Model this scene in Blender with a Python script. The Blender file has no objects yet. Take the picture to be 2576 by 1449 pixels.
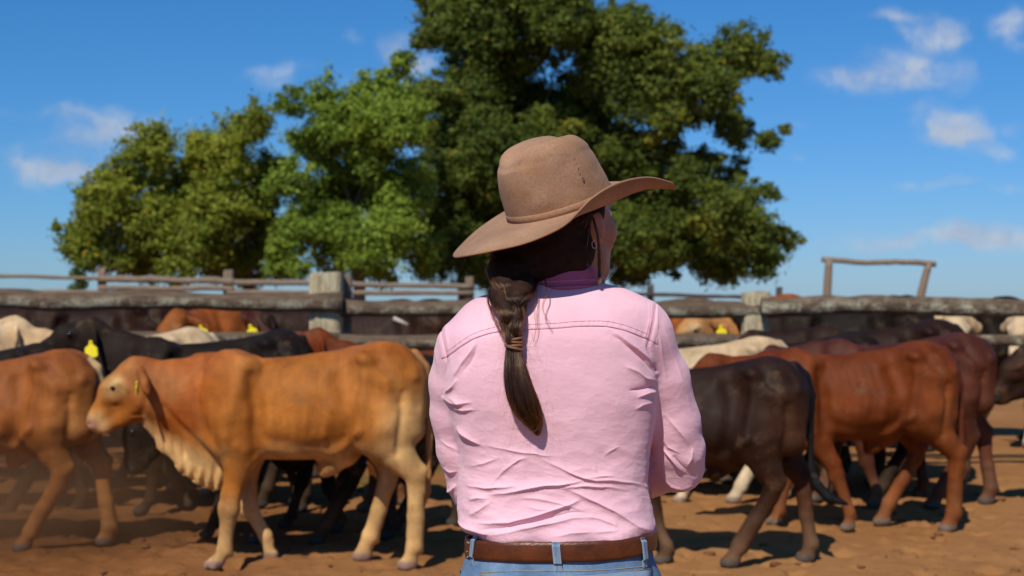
import bpy, bmesh, math, random
import numpy as np
from mathutils import Vector, Matrix
from mathutils.bvhtree import BVHTree
random.seed(7); RNG = np.random.default_rng(11)
SC = bpy.context.scene; COL = SC.collection
# ------------------------------------------------------------------ camera, sky, sun, exposure
K = .72/2576; H = 1.39; HZ = 760.          # metres per sighting unit per metre of distance, eye height, horizon line
cam = bpy.data.cameras.new('camera'); camo = bpy.data.objects.new('camera', cam); COL.objects.link(camo)
camo.location = (0, 0, H); camo.rotation_euler = (math.pi/2, 0, 0)
cam.lens = 50; cam.sensor_width = 36; cam.shift_y = 35.5/2576; cam.clip_start = .05; cam.clip_end = 4000
cam.dof.use_dof = True; cam.dof.focus_distance = 2.5; cam.dof.aperture_fstop = 6.0; cam.dof.aperture_blades = 9
SC.camera = camo
SUN_EL, SUN_AZ = math.radians(47), math.radians(20)
sl = bpy.data.lights.new('sun', 'SUN'); sl.energy = 5.0; sl.angle = math.radians(.53); sl.color = (1, .94, .83)
so = bpy.data.objects.new('sun', sl); COL.objects.link(so); so.location = (-6, -10, 20)
_d = Vector((math.sin(SUN_AZ)*math.cos(SUN_EL), math.cos(SUN_AZ)*math.cos(SUN_EL), -math.sin(SUN_EL)))
so.rotation_euler = _d.to_track_quat('-Z', 'Y').to_euler()
SC.view_settings.view_transform = 'Standard'; SC.view_settings.look = 'None'
SC.view_settings.exposure = -.12; SC.view_settings.gamma = 1; SC.view_settings.use_curve_mapping = False
SC.render.engine = 'CYCLES'; SC.cycles.use_denoising = True
SC.cycles.max_bounces = 8; SC.cycles.volume_bounces = 1; SC.cycles.transparent_max_bounces = 8

class NT:
    """tiny node-tree helper"""
    def __init__(s, tree): s.t = tree; s.n = tree.nodes; s.l = tree.links
    def new(s, typ, ins=None, **props):
        n = s.n.new(typ)
        for k, v in props.items(): setattr(n, k, v)
        for k, v in (ins or {}).items():
            sock = n.inputs[k]
            if isinstance(v, bpy.types.NodeSocket): s.l.new(v, sock)
            else: sock.default_value = v
        return n
    def math(s, op, a, b=0., c=None, clamp=False):
        n = s.n.new('ShaderNodeMath'); n.operation = op; n.use_clamp = clamp
        for i, v in enumerate((a, b) if c is None else (a, b, c)):
            if isinstance(v, bpy.types.NodeSocket): s.l.new(v, n.inputs[i])
            else: n.inputs[i].default_value = v
        return n.outputs[0]
    def vm(s, op, a, b=None):
        n = s.n.new('ShaderNodeVectorMath'); n.operation = op
        for i, v in enumerate((a, b)):
            if v is None: continue
            if isinstance(v, bpy.types.NodeSocket): s.l.new(v, n.inputs[i])
            else: n.inputs[i].default_value = v
        return n.outputs['Value'] if op in ('LENGTH', 'DOT_PRODUCT') else n.outputs[0]
    def mix(s, f, a, b, blend='MIX'):
        n = s.n.new('ShaderNodeMix'); n.data_type = 'RGBA'; n.blend_type = blend
        for i, v in ((0, f), (6, a), (7, b)):
            if isinstance(v, bpy.types.NodeSocket): s.l.new(v, n.inputs[i])
            elif i == 0: n.inputs[0].default_value = v
            else: n.inputs[i].default_value = (*v, 1) if len(v) == 3 else v
        return n.outputs[2]
    def remap(s, v, a, b, c=0., d=1., smooth=False):
        n = s.n.new('ShaderNodeMapRange'); n.interpolation_type = 'SMOOTHSTEP' if smooth else 'LINEAR'
        s.l.new(v, n.inputs[0])
        for i, x in enumerate((a, b, c, d)): n.inputs[i+1].default_value = x
        return n.outputs[0]
    def noise(s, vec, scale, detail=4, rough=.55, out=0, dist=0.):
        n = s.n.new('ShaderNodeTexNoise')
        if vec is not None: s.l.new(vec, n.inputs['Vector'])
        n.inputs['Scale'].default_value = scale; n.inputs['Detail'].default_value = detail
        n.inputs['Roughness'].default_value = rough; n.inputs['Distortion'].default_value = dist
        return n.outputs[out]
    def attr(s, name):
        n = s.n.new('ShaderNodeAttribute'); n.attribute_name = name; return n.outputs['Fac']

world = bpy.data.worlds.new('World'); SC.world = world; world.use_nodes = True
w = NT(world.node_tree); w.n.clear()
skyn = w.new('ShaderNodeTexSky', sky_type='NISHITA', sun_disc=False, sun_elevation=SUN_EL, sun_rotation=math.pi+SUN_AZ,
             altitude=200., air_density=1.0, dust_density=.25, ozone_density=3.2)
sc_ = w.new('ShaderNodeSeparateColor', {0: skyn.outputs[0]})
def chan(v, g, a): return w.math('MULTIPLY', w.math('POWER', w.math('MULTIPLY', v, .1), g), a*10)
hs = w.new('ShaderNodeCombineColor', {0: chan(sc_.outputs[0], 1.4, .465), 1: chan(sc_.outputs[1], .97, .66), 2: chan(sc_.outputs[2], 1., 1.08)})   # a drier, deeper blue air
gen = w.new('ShaderNodeTexCoord').outputs['Generated']
sep = w.new('ShaderNodeSeparateXYZ', {0: gen})
yy = w.math('MAXIMUM', sep.outputs[1], .05)
ang = w.new('ShaderNodeCombineXYZ', {0: w.math('DIVIDE', sep.outputs[0], yy), 1: w.math('DIVIDE', sep.outputs[2], yy), 2: 0.}).outputs[0]
wob = w.vm('MULTIPLY', w.vm('SUBTRACT', w.noise(ang, 14., 6, .6, 1), (.5, .5, .5)), (.075, .04, 0))
angw = w.vm('ADD', ang, wob)
CL = [(160, 430, 150, 40, .95), (250, 350, 160, 42, .8), (190, 285, 110, 32, .7), (330, 310, 90, 40, .6), (60, 390, 70, 35, .4), (400, 330, 60, 35, .4), (20, 270, 50, 18, .3),
      (690, 172, 85, 28, .62), (700, 205, 50, 18, .3), (905, 90, 32, 26, .4), (1040, 120, 75, 55, .72), (1060, 165, 45, 28, .7), (850, 200, 60, 30, .25),
      (2160, 215, 130, 36, .85), (2300, 170, 140, 52, .85), (2240, 36, 80, 26, .55), (2350, 66, 110, 45, .8), (2330, 95, 110, 30, .5), (2560, 80, 50, 55, .65),
      (2380, 290, 105, 55, .8), (2400, 345, 90, 40, .5), (2500, 380, 65, 28, .55), (2560, 315, 60, 26, .5), (1985, 315, 50, 16, .3), (1975, 400, 30, 16, .3),
      (2380, 455, 60, 20, .5), (2300, 478, 70, 18, .5), (2540, 475, 90, 18, .45), (2420, 590, 240, 28, .75), (2330, 612, 270, 20, .7), (2540, 622, 110, 24, .7), (2150, 485, 50, 10, .15)]
acc = None
for (cx, cy, rx, ry, st) in CL:
    d = w.vm('LENGTH', w.vm('MULTIPLY', w.vm('SUBTRACT', angw, ((cx-1288)*K, (HZ-cy)*K, 0)), (.85/(rx*K), .85/(ry*K), 0)))
    g = w.remap(d, 1.25, .15, 0, st, True)
    acc = g if acc is None else w.math('ADD', acc, g)
fr = w.noise(angw, 26., 7, .62)
m = w.math('MULTIPLY', w.math('MINIMUM', acc, 1.), w.remap(fr, .3, .68, .15, 1.2))
m = w.math('MULTIPLY', w.remap(m, .03, 1.05, 0, .9, True), w.math('GREATER_THAN', sep.outputs[1], .06))
lit = w.remap(w.noise(w.vm('ADD', angw, (.3, .013, .2)), 19., 5, .6), .36, .64)
col = w.mix(m, hs.outputs[0], w.mix(lit, (4.4, 5.1, 6.5), (6.9, 7.3, 7.9)))
bg = w.new('ShaderNodeBackground', {'Color': col, 'Strength': .097})
w.new('ShaderNodeOutputWorld', {'Surface': bg.outputs[0]})

# ------------------------------------------------------------------ maths helpers
def P(px, py, Y): return np.array([(px-1288)*K*Y, Y, H+(HZ-py)*K*Y])
def proj(V):
    V = np.asarray(V); return 1288+V[..., 0]/(K*V[..., 1]), HZ-(V[..., 2]-H)/(K*V[..., 1])
_T = RNG.random((32, 32, 32)).astype(np.float32)
def vnoise(p):
    p = np.asarray(p, np.float32); i = np.floor(p).astype(int); f = p-i; f = f*f*(3-2*f); i &= 31; j = (i+1) & 31
    x0, y0, z0 = i[..., 0], i[..., 1], i[..., 2]; x1, y1, z1 = j[..., 0], j[..., 1], j[..., 2]; fx, fy, fz = f[..., 0], f[..., 1], f[..., 2]
    a = _T[x0, y0, z0]*(1-fx)+_T[x1, y0, z0]*fx; b = _T[x0, y1, z0]*(1-fx)+_T[x1, y1, z0]*fx
    c = _T[x0, y0, z1]*(1-fx)+_T[x1, y0, z1]*fx; d = _T[x0, y1, z1]*(1-fx)+_T[x1, y1, z1]*fx
    return (a*(1-fy)+b*fy)*(1-fz)+(c*(1-fy)+d*fy)*fz
def fbm(p, o=4):
    p = np.asarray(p, np.float32); s = 0; a = .5
    for k in range(o): s = s+a*(vnoise(p*2**k+k*7.3)-.5); a *= .5
    return s
def spl(xs, ys, n=240):
    xs = np.array(xs, float); ys = np.array(ys, float); t = np.linspace(xs[0], xs[-1], n)
    m_ = np.gradient(ys, xs); i = np.clip(np.searchsorted(xs, t, side='right')-1, 0, len(xs)-2)
    h = xs[i+1]-xs[i]; u = (t-xs[i])/h
    v = (2*u**3-3*u**2+1)*ys[i]+(u**3-2*u**2+u)*h*m_[i]+(-2*u**3+3*u**2)*ys[i+1]+(u**3-u**2)*h*m_[i+1]
    return lambda q: np.interp(q, t, v).astype(np.float32)
def pspl(deg, vals):
    d = np.array(deg+[deg[0]+360]); v = np.array(vals); n = len(vals)
    def f(t):
        t = np.mod(t, 360); i = np.clip(np.searchsorted(d, t, side='right')-1, 0, len(d)-2)
        p0 = v[(i-1) % n]; p1 = v[i % n]; p2 = v[(i+1) % n]; p3 = v[(i+2) % n]; u = (t-d[i])/(d[i+1]-d[i])
        return .5*(2*p1+(p2-p0)*u+(2*p0-5*p1+4*p2-p3)*u*u+(3*p1-3*p2+p3-p0)*u**3)
    return f
def path(pts, n):
    """smooth curve through the rows of pts (any width), n samples"""
    pts = np.array(pts, float); t = np.r_[0, np.cumsum(np.maximum(np.linalg.norm(np.diff(pts[:, :3], axis=0), axis=1), 1e-6))]
    q = np.linspace(0, t[-1], n); return np.stack([spl(t, pts[:, k], 400)(q) for k in range(pts.shape[1])], 1)

class Field:
    """a sampled signed distance volume that shapes are blended into"""
    def __init__(s, lo, hi, h):
        s.lo = np.array(lo, float); s.h = h; n = np.ceil((np.array(hi)-s.lo)/h).astype(int)+1
        s.ax = [(s.lo[i]+np.arange(n[i])*h).astype(np.float32) for i in range(3)]; s.f = np.full(n, .5, np.float32)
    def add(s, fn, lo, hi, k=.02, op='u'):
        m_ = k+4*s.h; a = np.maximum(np.floor((np.array(lo)-m_-s.lo)/s.h).astype(int), 0); b = np.minimum(np.ceil((np.array(hi)+m_-s.lo)/s.h).astype(int)+1, s.f.shape)
        if (b <= a).any(): return
        sl_ = tuple(slice(a[i], b[i]) for i in range(3))
        x = s.ax[0][sl_[0]][:, None, None]; y = s.ax[1][sl_[1]][None, :, None]; z = s.ax[2][sl_[2]][None, None, :]
        d = fn(x, y, z).astype(np.float32); f = s.f[sl_]
        if op == 'u': hh = np.clip(.5+.5*(f-d)/k, 0, 1); s.f[sl_] = f*(1-hh)+d*hh-k*hh*(1-hh)
        else: hh = np.clip(.5-.5*(f+d)/k, 0, 1); s.f[sl_] = f*(1-hh)-d*hh+k*hh*(1-hh)
    def cone(s, a, b, ra, rb, k=.02, sc=(1, 1, 1), op='u'):
        a = np.array(a, float); b = np.array(b, float); iv = 1/np.array(sc, float); A = a*iv; D = (b-a)*iv; L = max((D**2).sum(), 1e-9); ms = float(np.mean(sc))
        r = max(ra, rb)*max(sc); lo = np.minimum(a, b)-r; hi = np.maximum(a, b)+r
        def fn(x, y, z):
            x = x*iv[0]-A[0]; y = y*iv[1]-A[1]; z = z*iv[2]-A[2]; t = np.clip((x*D[0]+y*D[1]+z*D[2])/L, 0, 1)
            return (np.sqrt((x-t*D[0])**2+(y-t*D[1])**2+(z-t*D[2])**2)-(ra+(rb-ra)*t))*ms
        s.add(fn, lo, hi, k, op)
    def chain(s, pts, k=.02, sc=(1, 1, 1)):
        for p, q in zip(pts[:-1], pts[1:]): s.cone(p[:3], q[:3], p[3], q[3], k, sc)
    def ell(s, c, r, k=.02, R=None, op='u'):
        c = np.array(c, float); r = np.array(r, float); m_ = r.max(); R = np.eye(3) if R is None else np.array(R)   # rows of R: local axes
        def fn(x, y, z):
            x = x-c[0]; y = y-c[1]; z = z-c[2]; u = [(R[i][0]*x+R[i][1]*y+R[i][2]*z) for i in range(3)]
            k0 = np.sqrt(sum((u[i]/r[i])**2 for i in range(3))); k1 = np.sqrt(sum((u[i]/r[i]**2)**2 for i in range(3)))+1e-6
            return k0*(k0-1)/k1
        s.add(fn, c-m_, c+m_, k, op)
    def mesh(s, smooth=1):
        f = s.f; sg = f < 0; n = f.shape
        def cs(a, d): return a[d[0]:n[0]-1+d[0], d[1]:n[1]-1+d[1], d[2]:n[2]-1+d[2]]
        C = [(i, j, k) for i in (0, 1) for j in (0, 1) for k in (0, 1)]
        cnt = sum(cs(sg, c).astype(np.int8) for c in C); act = (cnt > 0) & (cnt < 8); I = np.argwhere(act)
        vals = {c: f[I[:, 0]+c[0], I[:, 1]+c[1], I[:, 2]+c[2]] for c in C}
        acc_ = np.zeros((len(I), 3)); num = np.zeros(len(I))
        for c in C:
            for ax in range(3):
                if c[ax]: continue
                e = list(c); e[ax] = 1; e = tuple(e); a, b = vals[c], vals[e]; x = (a < 0) != (b < 0)
                t = np.where(x, a/np.where(x, a-b, 1), 0); p = np.tile(np.array(c, float), (len(I), 1)); p[:, ax] = t
                acc_ += p*x[:, None]; num += x
        V = s.lo+(I+acc_/num[:, None])*s.h; idx = -np.ones(act.shape, int); idx[tuple(I.T)] = np.arange(len(I)); Q = []
        for ax in range(3):
            u, v = (ax+1) % 3, (ax+2) % 3; sh = [slice(None)]*3; sh2 = [slice(None)]*3; sh[ax] = slice(0, n[ax]-1); sh2[ax] = slice(1, n[ax])
            A, B = sg[tuple(sh)], sg[tuple(sh2)]; E_ = np.argwhere(A != B); ok = (E_[:, u] > 0) & (E_[:, v] > 0) & (E_[:, u] < n[u]-1) & (E_[:, v] < n[v]-1); E_ = E_[ok]
            ins = A[tuple(E_.T)]
            def cell(du, dv): q = E_.copy(); q[:, u] += du; q[:, v] += dv; return idx[tuple(q.T)]
            q = np.stack([cell(-1, -1), cell(0, -1), cell(0, 0), cell(-1, 0)], 1); q[~ins] = q[~ins][:, ::-1]; Q.append(q)
        F = np.concatenate(Q); F = F[(F >= 0).all(1)]
        for _ in range(smooth): V = relax(V, F)
        return V, F
def relax(V, F, lam=.5):
    E_ = np.concatenate([F[:, [i, (i+1) % F.shape[1]]] for i in range(F.shape[1])]); S = np.zeros_like(V); c = np.zeros(len(V))
    for k in range(3): S[:, k] = np.bincount(E_[:, 0], V[E_[:, 1], k], len(V))+np.bincount(E_[:, 1], V[E_[:, 0], k], len(V))
    c = np.bincount(E_[:, 0], minlength=len(V))+np.bincount(E_[:, 1], minlength=len(V)); return V+lam*(S/np.maximum(c, 1)[:, None]-V)
def normals(V, F):
    N = np.cross(V[F[:, 2]]-V[F[:, 0]], V[F[:, -1]]-V[F[:, 1]]); R = np.zeros_like(V)
    for i in range(F.shape[1]):
        for k in range(3): R[:, k] += np.bincount(F[:, i], N[:, k], len(V))
    return R/np.maximum(np.linalg.norm(R, axis=1), 1e-12)[:, None]
def mesh(name, V, F, mat=None, smooth=True, attrs=None):
    V = np.asarray(V, np.float32); me = bpy.data.meshes.new(name)
    if isinstance(F, np.ndarray):
        k = F.shape[1]; me.vertices.add(len(V)); me.vertices.foreach_set('co', V.ravel()); me.loops.add(F.size); me.loops.foreach_set('vertex_index', F.ravel().astype(np.int32))
        me.polygons.add(len(F)); me.polygons.foreach_set('loop_start', np.arange(len(F), dtype=np.int32)*k); me.update(calc_edges=True); me.validate()
    else: me.from_pydata([tuple(map(float, v)) for v in V], [], F); me.update()
    me.polygons.foreach_set('use_smooth', [smooth]*len(me.polygons))
    for a, v in (attrs or {}).items(): me.attributes.new(a, 'FLOAT', 'POINT').data.foreach_set('value', np.asarray(v, np.float32))
    if mat: me.materials.append(mat)
    return me
def link(name, me, parent=None):
    o = bpy.data.objects.new(name, me); COL.objects.link(o)
    if parent: o.parent = parent; 
    return o
def tag(o, label=None, cat=None, group=None, kind=None):
    for k, v in (('label', label), ('category', cat), ('group', group), ('kind', kind)):
        if v: o[k] = v
    return o
def empty(name, loc, rz=0, sc=1.):
    o = bpy.data.objects.new(name, None); COL.objects.link(o); o.empty_display_size = .1; o.location = loc; o.rotation_euler = (0, 0, rz); o.scale = (sc,)*3; return o
def tube(pts, n=8, caps=True, flat=None):
    """swept tube along rows (x,y,z,r[,r2]); returns V,F list"""
    pts = np.asarray(pts, float); T = np.gradient(pts[:, :3], axis=0); T /= np.maximum(np.linalg.norm(T, axis=1), 1e-9)[:, None]
    V = []; up = np.array([0, 0, 1.]) if abs(T[0][2]) < .9 else np.array([0, 1., 0]) if flat is None else np.array(flat, float)
    if flat is not None: up = np.array(flat, float)
    for p, t in zip(pts, T):
        b = np.cross(t, up); b /= max(np.linalg.norm(b), 1e-9); c = np.cross(b, t); up = c if flat is None else up
        r = p[3]; r2 = p[4] if len(p) > 4 else r
        for i in range(n): a = 2*math.pi*i/n; V.append(p[:3]+b*math.cos(a)*r+c*math.sin(a)*r2)
    m_ = len(pts); F = [(j*n+i, j*n+(i+1) % n, (j+1)*n+(i+1) % n, (j+1)*n+i) for j in range(m_-1) for i in range(n)]
    if caps: F += [tuple(range(n))[::-1], tuple((m_-1)*n+i for i in range(n))]
    return np.array(V), F
def join(parts):
    V = []; F = []; o = 0
    for v, f in parts: V.append(np.asarray(v)); F += [tuple(int(i)+o for i in q) for q in f]; o += len(v)
    return np.concatenate(V), F
def box(lo, hi, jit=0):
    lo = np.array(lo, float); hi = np.array(hi, float); V = np.array([[(lo, hi)[i][0], (lo, hi)[j][1], (lo, hi)[k][2]] for i in (0, 1) for j in (0, 1) for k in (0, 1)])
    return V+(RNG.random(V.shape)-.5)*jit, [(0, 1, 3, 2), (4, 6, 7, 5), (0, 4, 5, 1), (2, 3, 7, 6), (0, 2, 6, 4), (1, 5, 7, 3)]

# ------------------------------------------------------------------ materials
def mat(name):
    m_ = bpy.data.materials.new(name); m_.use_nodes = True; t = NT(m_.node_tree); t.n.clear()
    b = t.new('ShaderNodeBsdfPrincipled'); t.new('ShaderNodeOutputMaterial', {'Surface': b.outputs[0]})
    t.b = b; t.obj = t.new('ShaderNodeTexCoord').outputs['Object']; return m_, t
def setc(t, col=None, rough=None, spec=None, **kw):
    for k, v in (('Base Color', col), ('Roughness', rough), ('Specular IOR Level', spec)):
        if v is None: continue
        if isinstance(v, bpy.types.NodeSocket): t.l.new(v, t.b.inputs[k])
        else: t.b.inputs[k].default_value = (*v, 1) if k == 'Base Color' else v
    for k, v in kw.items(): t.b.inputs[k.replace('_', ' ')].default_value = v
def bump(t, h, strength, dist):
    n = t.new('ShaderNodeBump', {'Height': h, 'Strength': strength, 'Distance': dist}); t.l.new(n.outputs[0], t.b.inputs['Normal']); return n
def plain(name, col, rough=.6, var=.15, scale=20, bs=0, bscale=200, spec=.3):
    m_, t = mat(name); n = t.noise(t.obj, scale, 5)
    c = t.mix(t.remap(n, .3, .7), tuple(x*(1-var) for x in col), tuple(x*(1+var) for x in col)); setc(t, c, rough, spec)
    if bs: bump(t, t.noise(t.obj, bscale, 3), bs, .002)
    return m_
# ------------------------------------------------------------------ ground
def ground():
    def graded(a, b, step, far, g):
        x = list(np.arange(a, b+1e-6, step)); s = step; u = b
        up_ = [];
        while u < far: s *= g; u += s; up_.append(u)
        s = step; u = a; dn = []
        while u > -far: s *= g; u -= s; dn.append(u)
        return np.array(dn[::-1]+x+up_)
    xs = graded(-3.8, 3.8, .032, 900, 1.18); ys = graded(5.8, 11.5, .032, 900, 1.18); X, Y = np.meshgrid(xs, ys, indexing='ij')
    P3 = np.stack([X, Y, X*0], -1); near = np.exp(-((np.maximum(abs(X)-4.2, 0)/2)**2)-(np.maximum(abs(Y-8.5)-3.2, 0)/2)**2)
    z = fbm(P3*1.3, 3)*.05+fbm(P3*6+3, 3)*.035*near
    pr = vnoise(P3*7.5+9.1)*vnoise(P3*11+2.2); z -= np.clip(pr-.36, 0, 1)*.19*near          # hoof pocks
    z += np.clip(vnoise(P3*16+4)-.68, 0, 1)*.07*near
    z = z-.004
    n, m_ = X.shape; V = np.stack([X, Y, z], -1).reshape(-1, 3); I = np.arange(n*m_).reshape(n, m_)
    F = np.stack([I[:-1, :-1], I[1:, :-1], I[1:, 1:], I[:-1, 1:]], -1).reshape(-1, 4)
    mt, t = mat('dirt'); a = t.noise(t.obj, .7, 4); b = t.noise(t.obj, 9., 6, .65); c = t.noise(t.obj, 70., 4, .6)
    base = t.mix(t.remap(a, .35, .65), (.265, .118, .040), (.34, .165, .062)); base = t.mix(t.remap(b, .58, .75), base, (.15, .062, .022))
    base = t.mix(t.remap(c, .62, .8, 0, .6), base, (.13, .05, .018)); sepn = t.new('ShaderNodeSeparateXYZ', {0: t.obj})
    g = t.math('MULTIPLY', t.remap(sepn.outputs[1], 10.2, 11.2), t.remap(t.noise(t.obj, 2.2, 5), .45, .62)); g = t.math('MULTIPLY', g, t.math('MULTIPLY', t.remap(sepn.outputs[0], -3., -2., 0, 1), t.remap(sepn.outputs[0], .2, -.6, 0, 1))); base = t.mix(t.math('MULTIPLY', g, .75), base, (.12, .12, .03))
    dust_shade = t.remap(t.math('ADD', sepn.outputs[0], t.math('MULTIPLY', t.noise(t.obj, .5, 3), 2.)), -1.2, 1.4, 1, 0, True); base = t.mix(t.math('MULTIPLY', dust_shade, .8), base, t.mix(1., base, (.66, .55, .50), 'MULTIPLY')); setc(t, base, .95, .1); bump(t, t.math('ADD', b, t.math('MULTIPLY', c, .5)), .8, .02)  # dust and shade on the left side are painted into the dirt colour
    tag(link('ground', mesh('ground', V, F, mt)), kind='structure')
    # loose clods and droppings on the dirt
    bm = bmesh.new(); bmesh.ops.create_icosphere(bm, subdivisions=1, radius=1); bv = np.array([v.co[:] for v in bm.verts]); bf = np.array([[v.index for v in f.verts] for f in bm.faces]); bm.free()
    N = 650; VV = []; FF = []
    for i in range(N):
        x = RNG.uniform(-4, 4); y = 5.8+6*RNG.random()**1.3; r = .006+.022*RNG.random()**4; s = bv*(1+.35*(RNG.random(bv.shape)-.5))*r*np.array([1.5, 1.2, .5]); zz = np.interp(0, [0], [0])
        ix = np.searchsorted(xs, x); iy = np.searchsorted(ys, y); VV.append(s+[x, y, z[ix, iy]+r*.2]); FF.append(bf+i*len(bv))
    tag(link('dirt_clods', mesh('dirt_clods', np.concatenate(VV), np.concatenate(FF), plain('clod', (.15, .062, .022), .95, .35, 6))), kind='stuff')
ground()

# ------------------------------------------------------------------ timber fences
def timber(name, dark, mid, lich, lo=.5, hi=.62, grain=(1.2, 8, 8)):
    mt, t = mat(name); mp = t.new('ShaderNodeMapping', {'Vector': t.obj, 'Scale': grain}).outputs[0]
    g = t.noise(mp, 6, 6, .65); c = t.mix(t.remap(g, .3, .7), dark, mid)
    l = t.math('MULTIPLY', t.remap(t.noise(t.obj, 7, 6, .7), lo, hi), t.remap(t.noise(t.obj, 40, 3), .22, .5)); nz = t.new('ShaderNodeSeparateXYZ', {0: t.obj})
    c = t.mix(t.math('MULTIPLY', l, t.attr('lichen')), c, lich); setc(t, c, .9, .15); bump(t, t.math('ADD', g, t.noise(t.obj, 60, 4)), .9, .012); return mt
RAIL = timber('weathered_rail', (.060, .040, .027), (.165, .115, .078), (.42, .40, .29), .465, .6)
POST = timber('weathered_post', (.20, .155, .09), (.58, .48, .31), (.52, .47, .33), .45, .62, (11, 11, 1.3))
THIN = timber('grey_rail', (.15, .105, .07), (.27, .205, .15), (.33, .29, .23))
REDW = timber('red_post', (.22, .12, .09), (.32, .2, .16), (.3, .27, .24))
DARKP = timber('dark_post', (.05, .04, .045), (.1, .08, .08), (.2, .18, .16))
def rail(parent, a, b, ra, rb, m_, seed, sag=0, lich=(.02, 1.05), n=26):
    """a split log from point a to point b: uneven, knotty, flattened"""
    a = np.array(a); b = np.array(b); t = np.linspace(0, 1, n); p = a+(b-a)*t[:, None]; p[:, 2] += -sag*np.sin(np.pi*t)+.5*ra*fbm(np.stack([t*5, t*0+seed*3.1, t*0], 1), 3)*2
    r = (ra+(rb-ra)*t)*(1+.5*fbm(np.stack([t*7, t*0+seed*1.7, t*0+5], 1), 3)); V, F = tube(np.c_[p, r*.85, r], 12)
    N = fbm(V*9+seed, 3)[:, None]; ctr = np.repeat(p, 12, 0); V = ctr+(V-ctr)*(1+.55*N)
    rel = (V[:, 2]-ctr[:, 2])/np.repeat(r, 12); li = np.clip(lich[0]+lich[1]*np.exp(-((rel+.3)/.38)**2), 0, 1)
    return link('rail', mesh('rail', V, F, m_, True, {'lichen': li}), parent)
def post(parent, px, Y, top, wd, m_, seed, dy=0, tap=1.):
    """squared, axe-cut post from the ground up"""
    c = P(px, 760, Y); z1 = H+(HZ-top)*K*Y; hw = wd*K*Y/2; n, m2 = 18, 28; V = []; zs = np.linspace(-.2, z1, n)
    for k_, z in enumerate(zs):
        k = 1+(tap-1)*(1-max(z, 0)/z1)
        for q in range(m2):
            a = 2*math.pi*q/m2; sq = 1/(abs(math.cos(a))**5+abs(math.sin(a))**5)**.2; g = 1+.28*float(fbm(np.array([math.cos(a)*4.3+seed*7, math.sin(a)*4.3, z*.35]), 3))-(.07 if (q*7+seed*3) % 11 == 0 else 0); V.append([c[0]+hw*k*sq*g*math.cos(a)+.12*hw*math.sin(z*2.1+seed), Y+dy+hw*.9*k*sq*g*math.sin(a), z+(hw*.5*float(fbm(np.array([math.cos(a)*1.5+seed, math.sin(a)*1.5, 3.]), 2)) if k_ == n-1 else 0)])
    F = [(j*m2+i, j*m2+(i+1) % m2, (j+1)*m2+(i+1) % m2, (j+1)*m2+i) for j in range(n-1) for i in range(m2)]+[tuple((n-1)*m2+i for i in range(m2))]; V = np.array(V)
    return link('post', mesh('post', V, F, m_, False, {'lichen': np.full(len(V), .6)}), parent)
FY = 12.
yard = empty('timber_fence', (0, 0, 0)); tag(yard, 'weathered log stockyard fence with lichen on its heavy rails, running behind the standing herd', 'fence')
for (px, top, wd, sd, tp) in ((-260, 690, 80, 1, 1), (826, 686, 82, 2, .9), (1903, 734, 66, 3, 1.0), (2960, 712, 80, 4, 1), (-1340, 700, 76, 5, 1), (4030, 716, 76, 6, 1)): post(yard, px, FY, top, wd, POST, sd, 0, tp)
post(yard, 868, FY, 690, 26, THIN, 8, .16)
kY = K*FY
def R_(x0, y0, x1, y1, r, sd, Y=FY, m_=RAIL, lich=(.02, 1.05), sag=0): rail(yard, P(x0, y0, Y), P(x1, y1, Y), r*K*Y, r*K*Y*.95, m_, sd, sag, lich)
R_(-300, 750, 862, 761, 24, 1, FY-.14); R_(858, 776, 1960, 778, 21, 2, FY-.05); R_(1640, 778, 1925, 774, 21, 12, FY+.12); R_(1915, 766, 3000, 786, 23, 3, FY-.2, lich=(.25, 1.2))
R_(-300, 845, 850, 852, 18, 4, FY-.12); R_(846, 862, 1945, 858, 20, 5, FY-.1); R_(1880, 854, 3000, 862, 17, 6, FY-.16, lich=(.5, .9))
R_(-300, 985, 850, 990, 20, 7, FY-.12); R_(846, 1000, 1945, 990, 20, 8, FY-.1); R_(1880, 985, 3000, 990, 19, 9, FY-.16)
for y_, r_, s_ in ((752, 23, 41), (848, 18, 44), (988, 20, 47)): R_(-1400, y_, -250, y_+2, r_, s_, FY-.1); R_(2950, y_+14, 4090, y_+16, r_, s_+1, FY-.12)
for (x0, y0, x1, y1) in ((990, 800, 1026, 818),):       # pale loose splinter nailed to the fence
    a = P(x0, y0, FY-.12); b = P(x1, y1, FY-.12); V, F = tube(np.array([[*a, .025, .02], [*b, .022, .018]]), 6); link('splinter', mesh('splinter', V, F, plain('pale_wood', (.42, .37, .3))), yard)
F2 = 26.
back = empty('back_fence', (0, 0, 0)); tag(back, 'thin grey rail fence with slim posts in front of the left trees', 'fence')
for (px, top, wd, m_, sd) in ((258, 675, 20, REDW, 1), (576, 679, 24, THIN, 2), (-60, 672, 20, THIN, 3), (1180, 696, 22, THIN, 4)): post(back, px, F2, top, wd, m_, sd)
for (x0, y0, x1, y1, r, sd) in ((-200, 690, 268, 700, 5, 21), (250, 701, 590, 708, 8, 22), (570, 710, 1190, 720, 7, 23), (-200, 735, 268, 735, 6, 24), (250, 724, 590, 726, 7, 25), (570, 735, 1190, 737, 6, 26)):
    rail(back, P(x0, y0, F2-.12), P(x1, y1, F2-.12), r*K*F2, r*K*F2, THIN, sd, 0, (.1, .3))
side = empty('side_fence', (0, 0, 0)); tag(side, 'dark thin rail fence with a short black post right of the shoulder', 'fence')
for (px, top, wd, sd) in ((1637, 715, 17, 1), (1290, 712, 16, 2), (1960, 722, 15, 3)): post(side, px, 30, top, wd, DARKP, sd)
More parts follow.
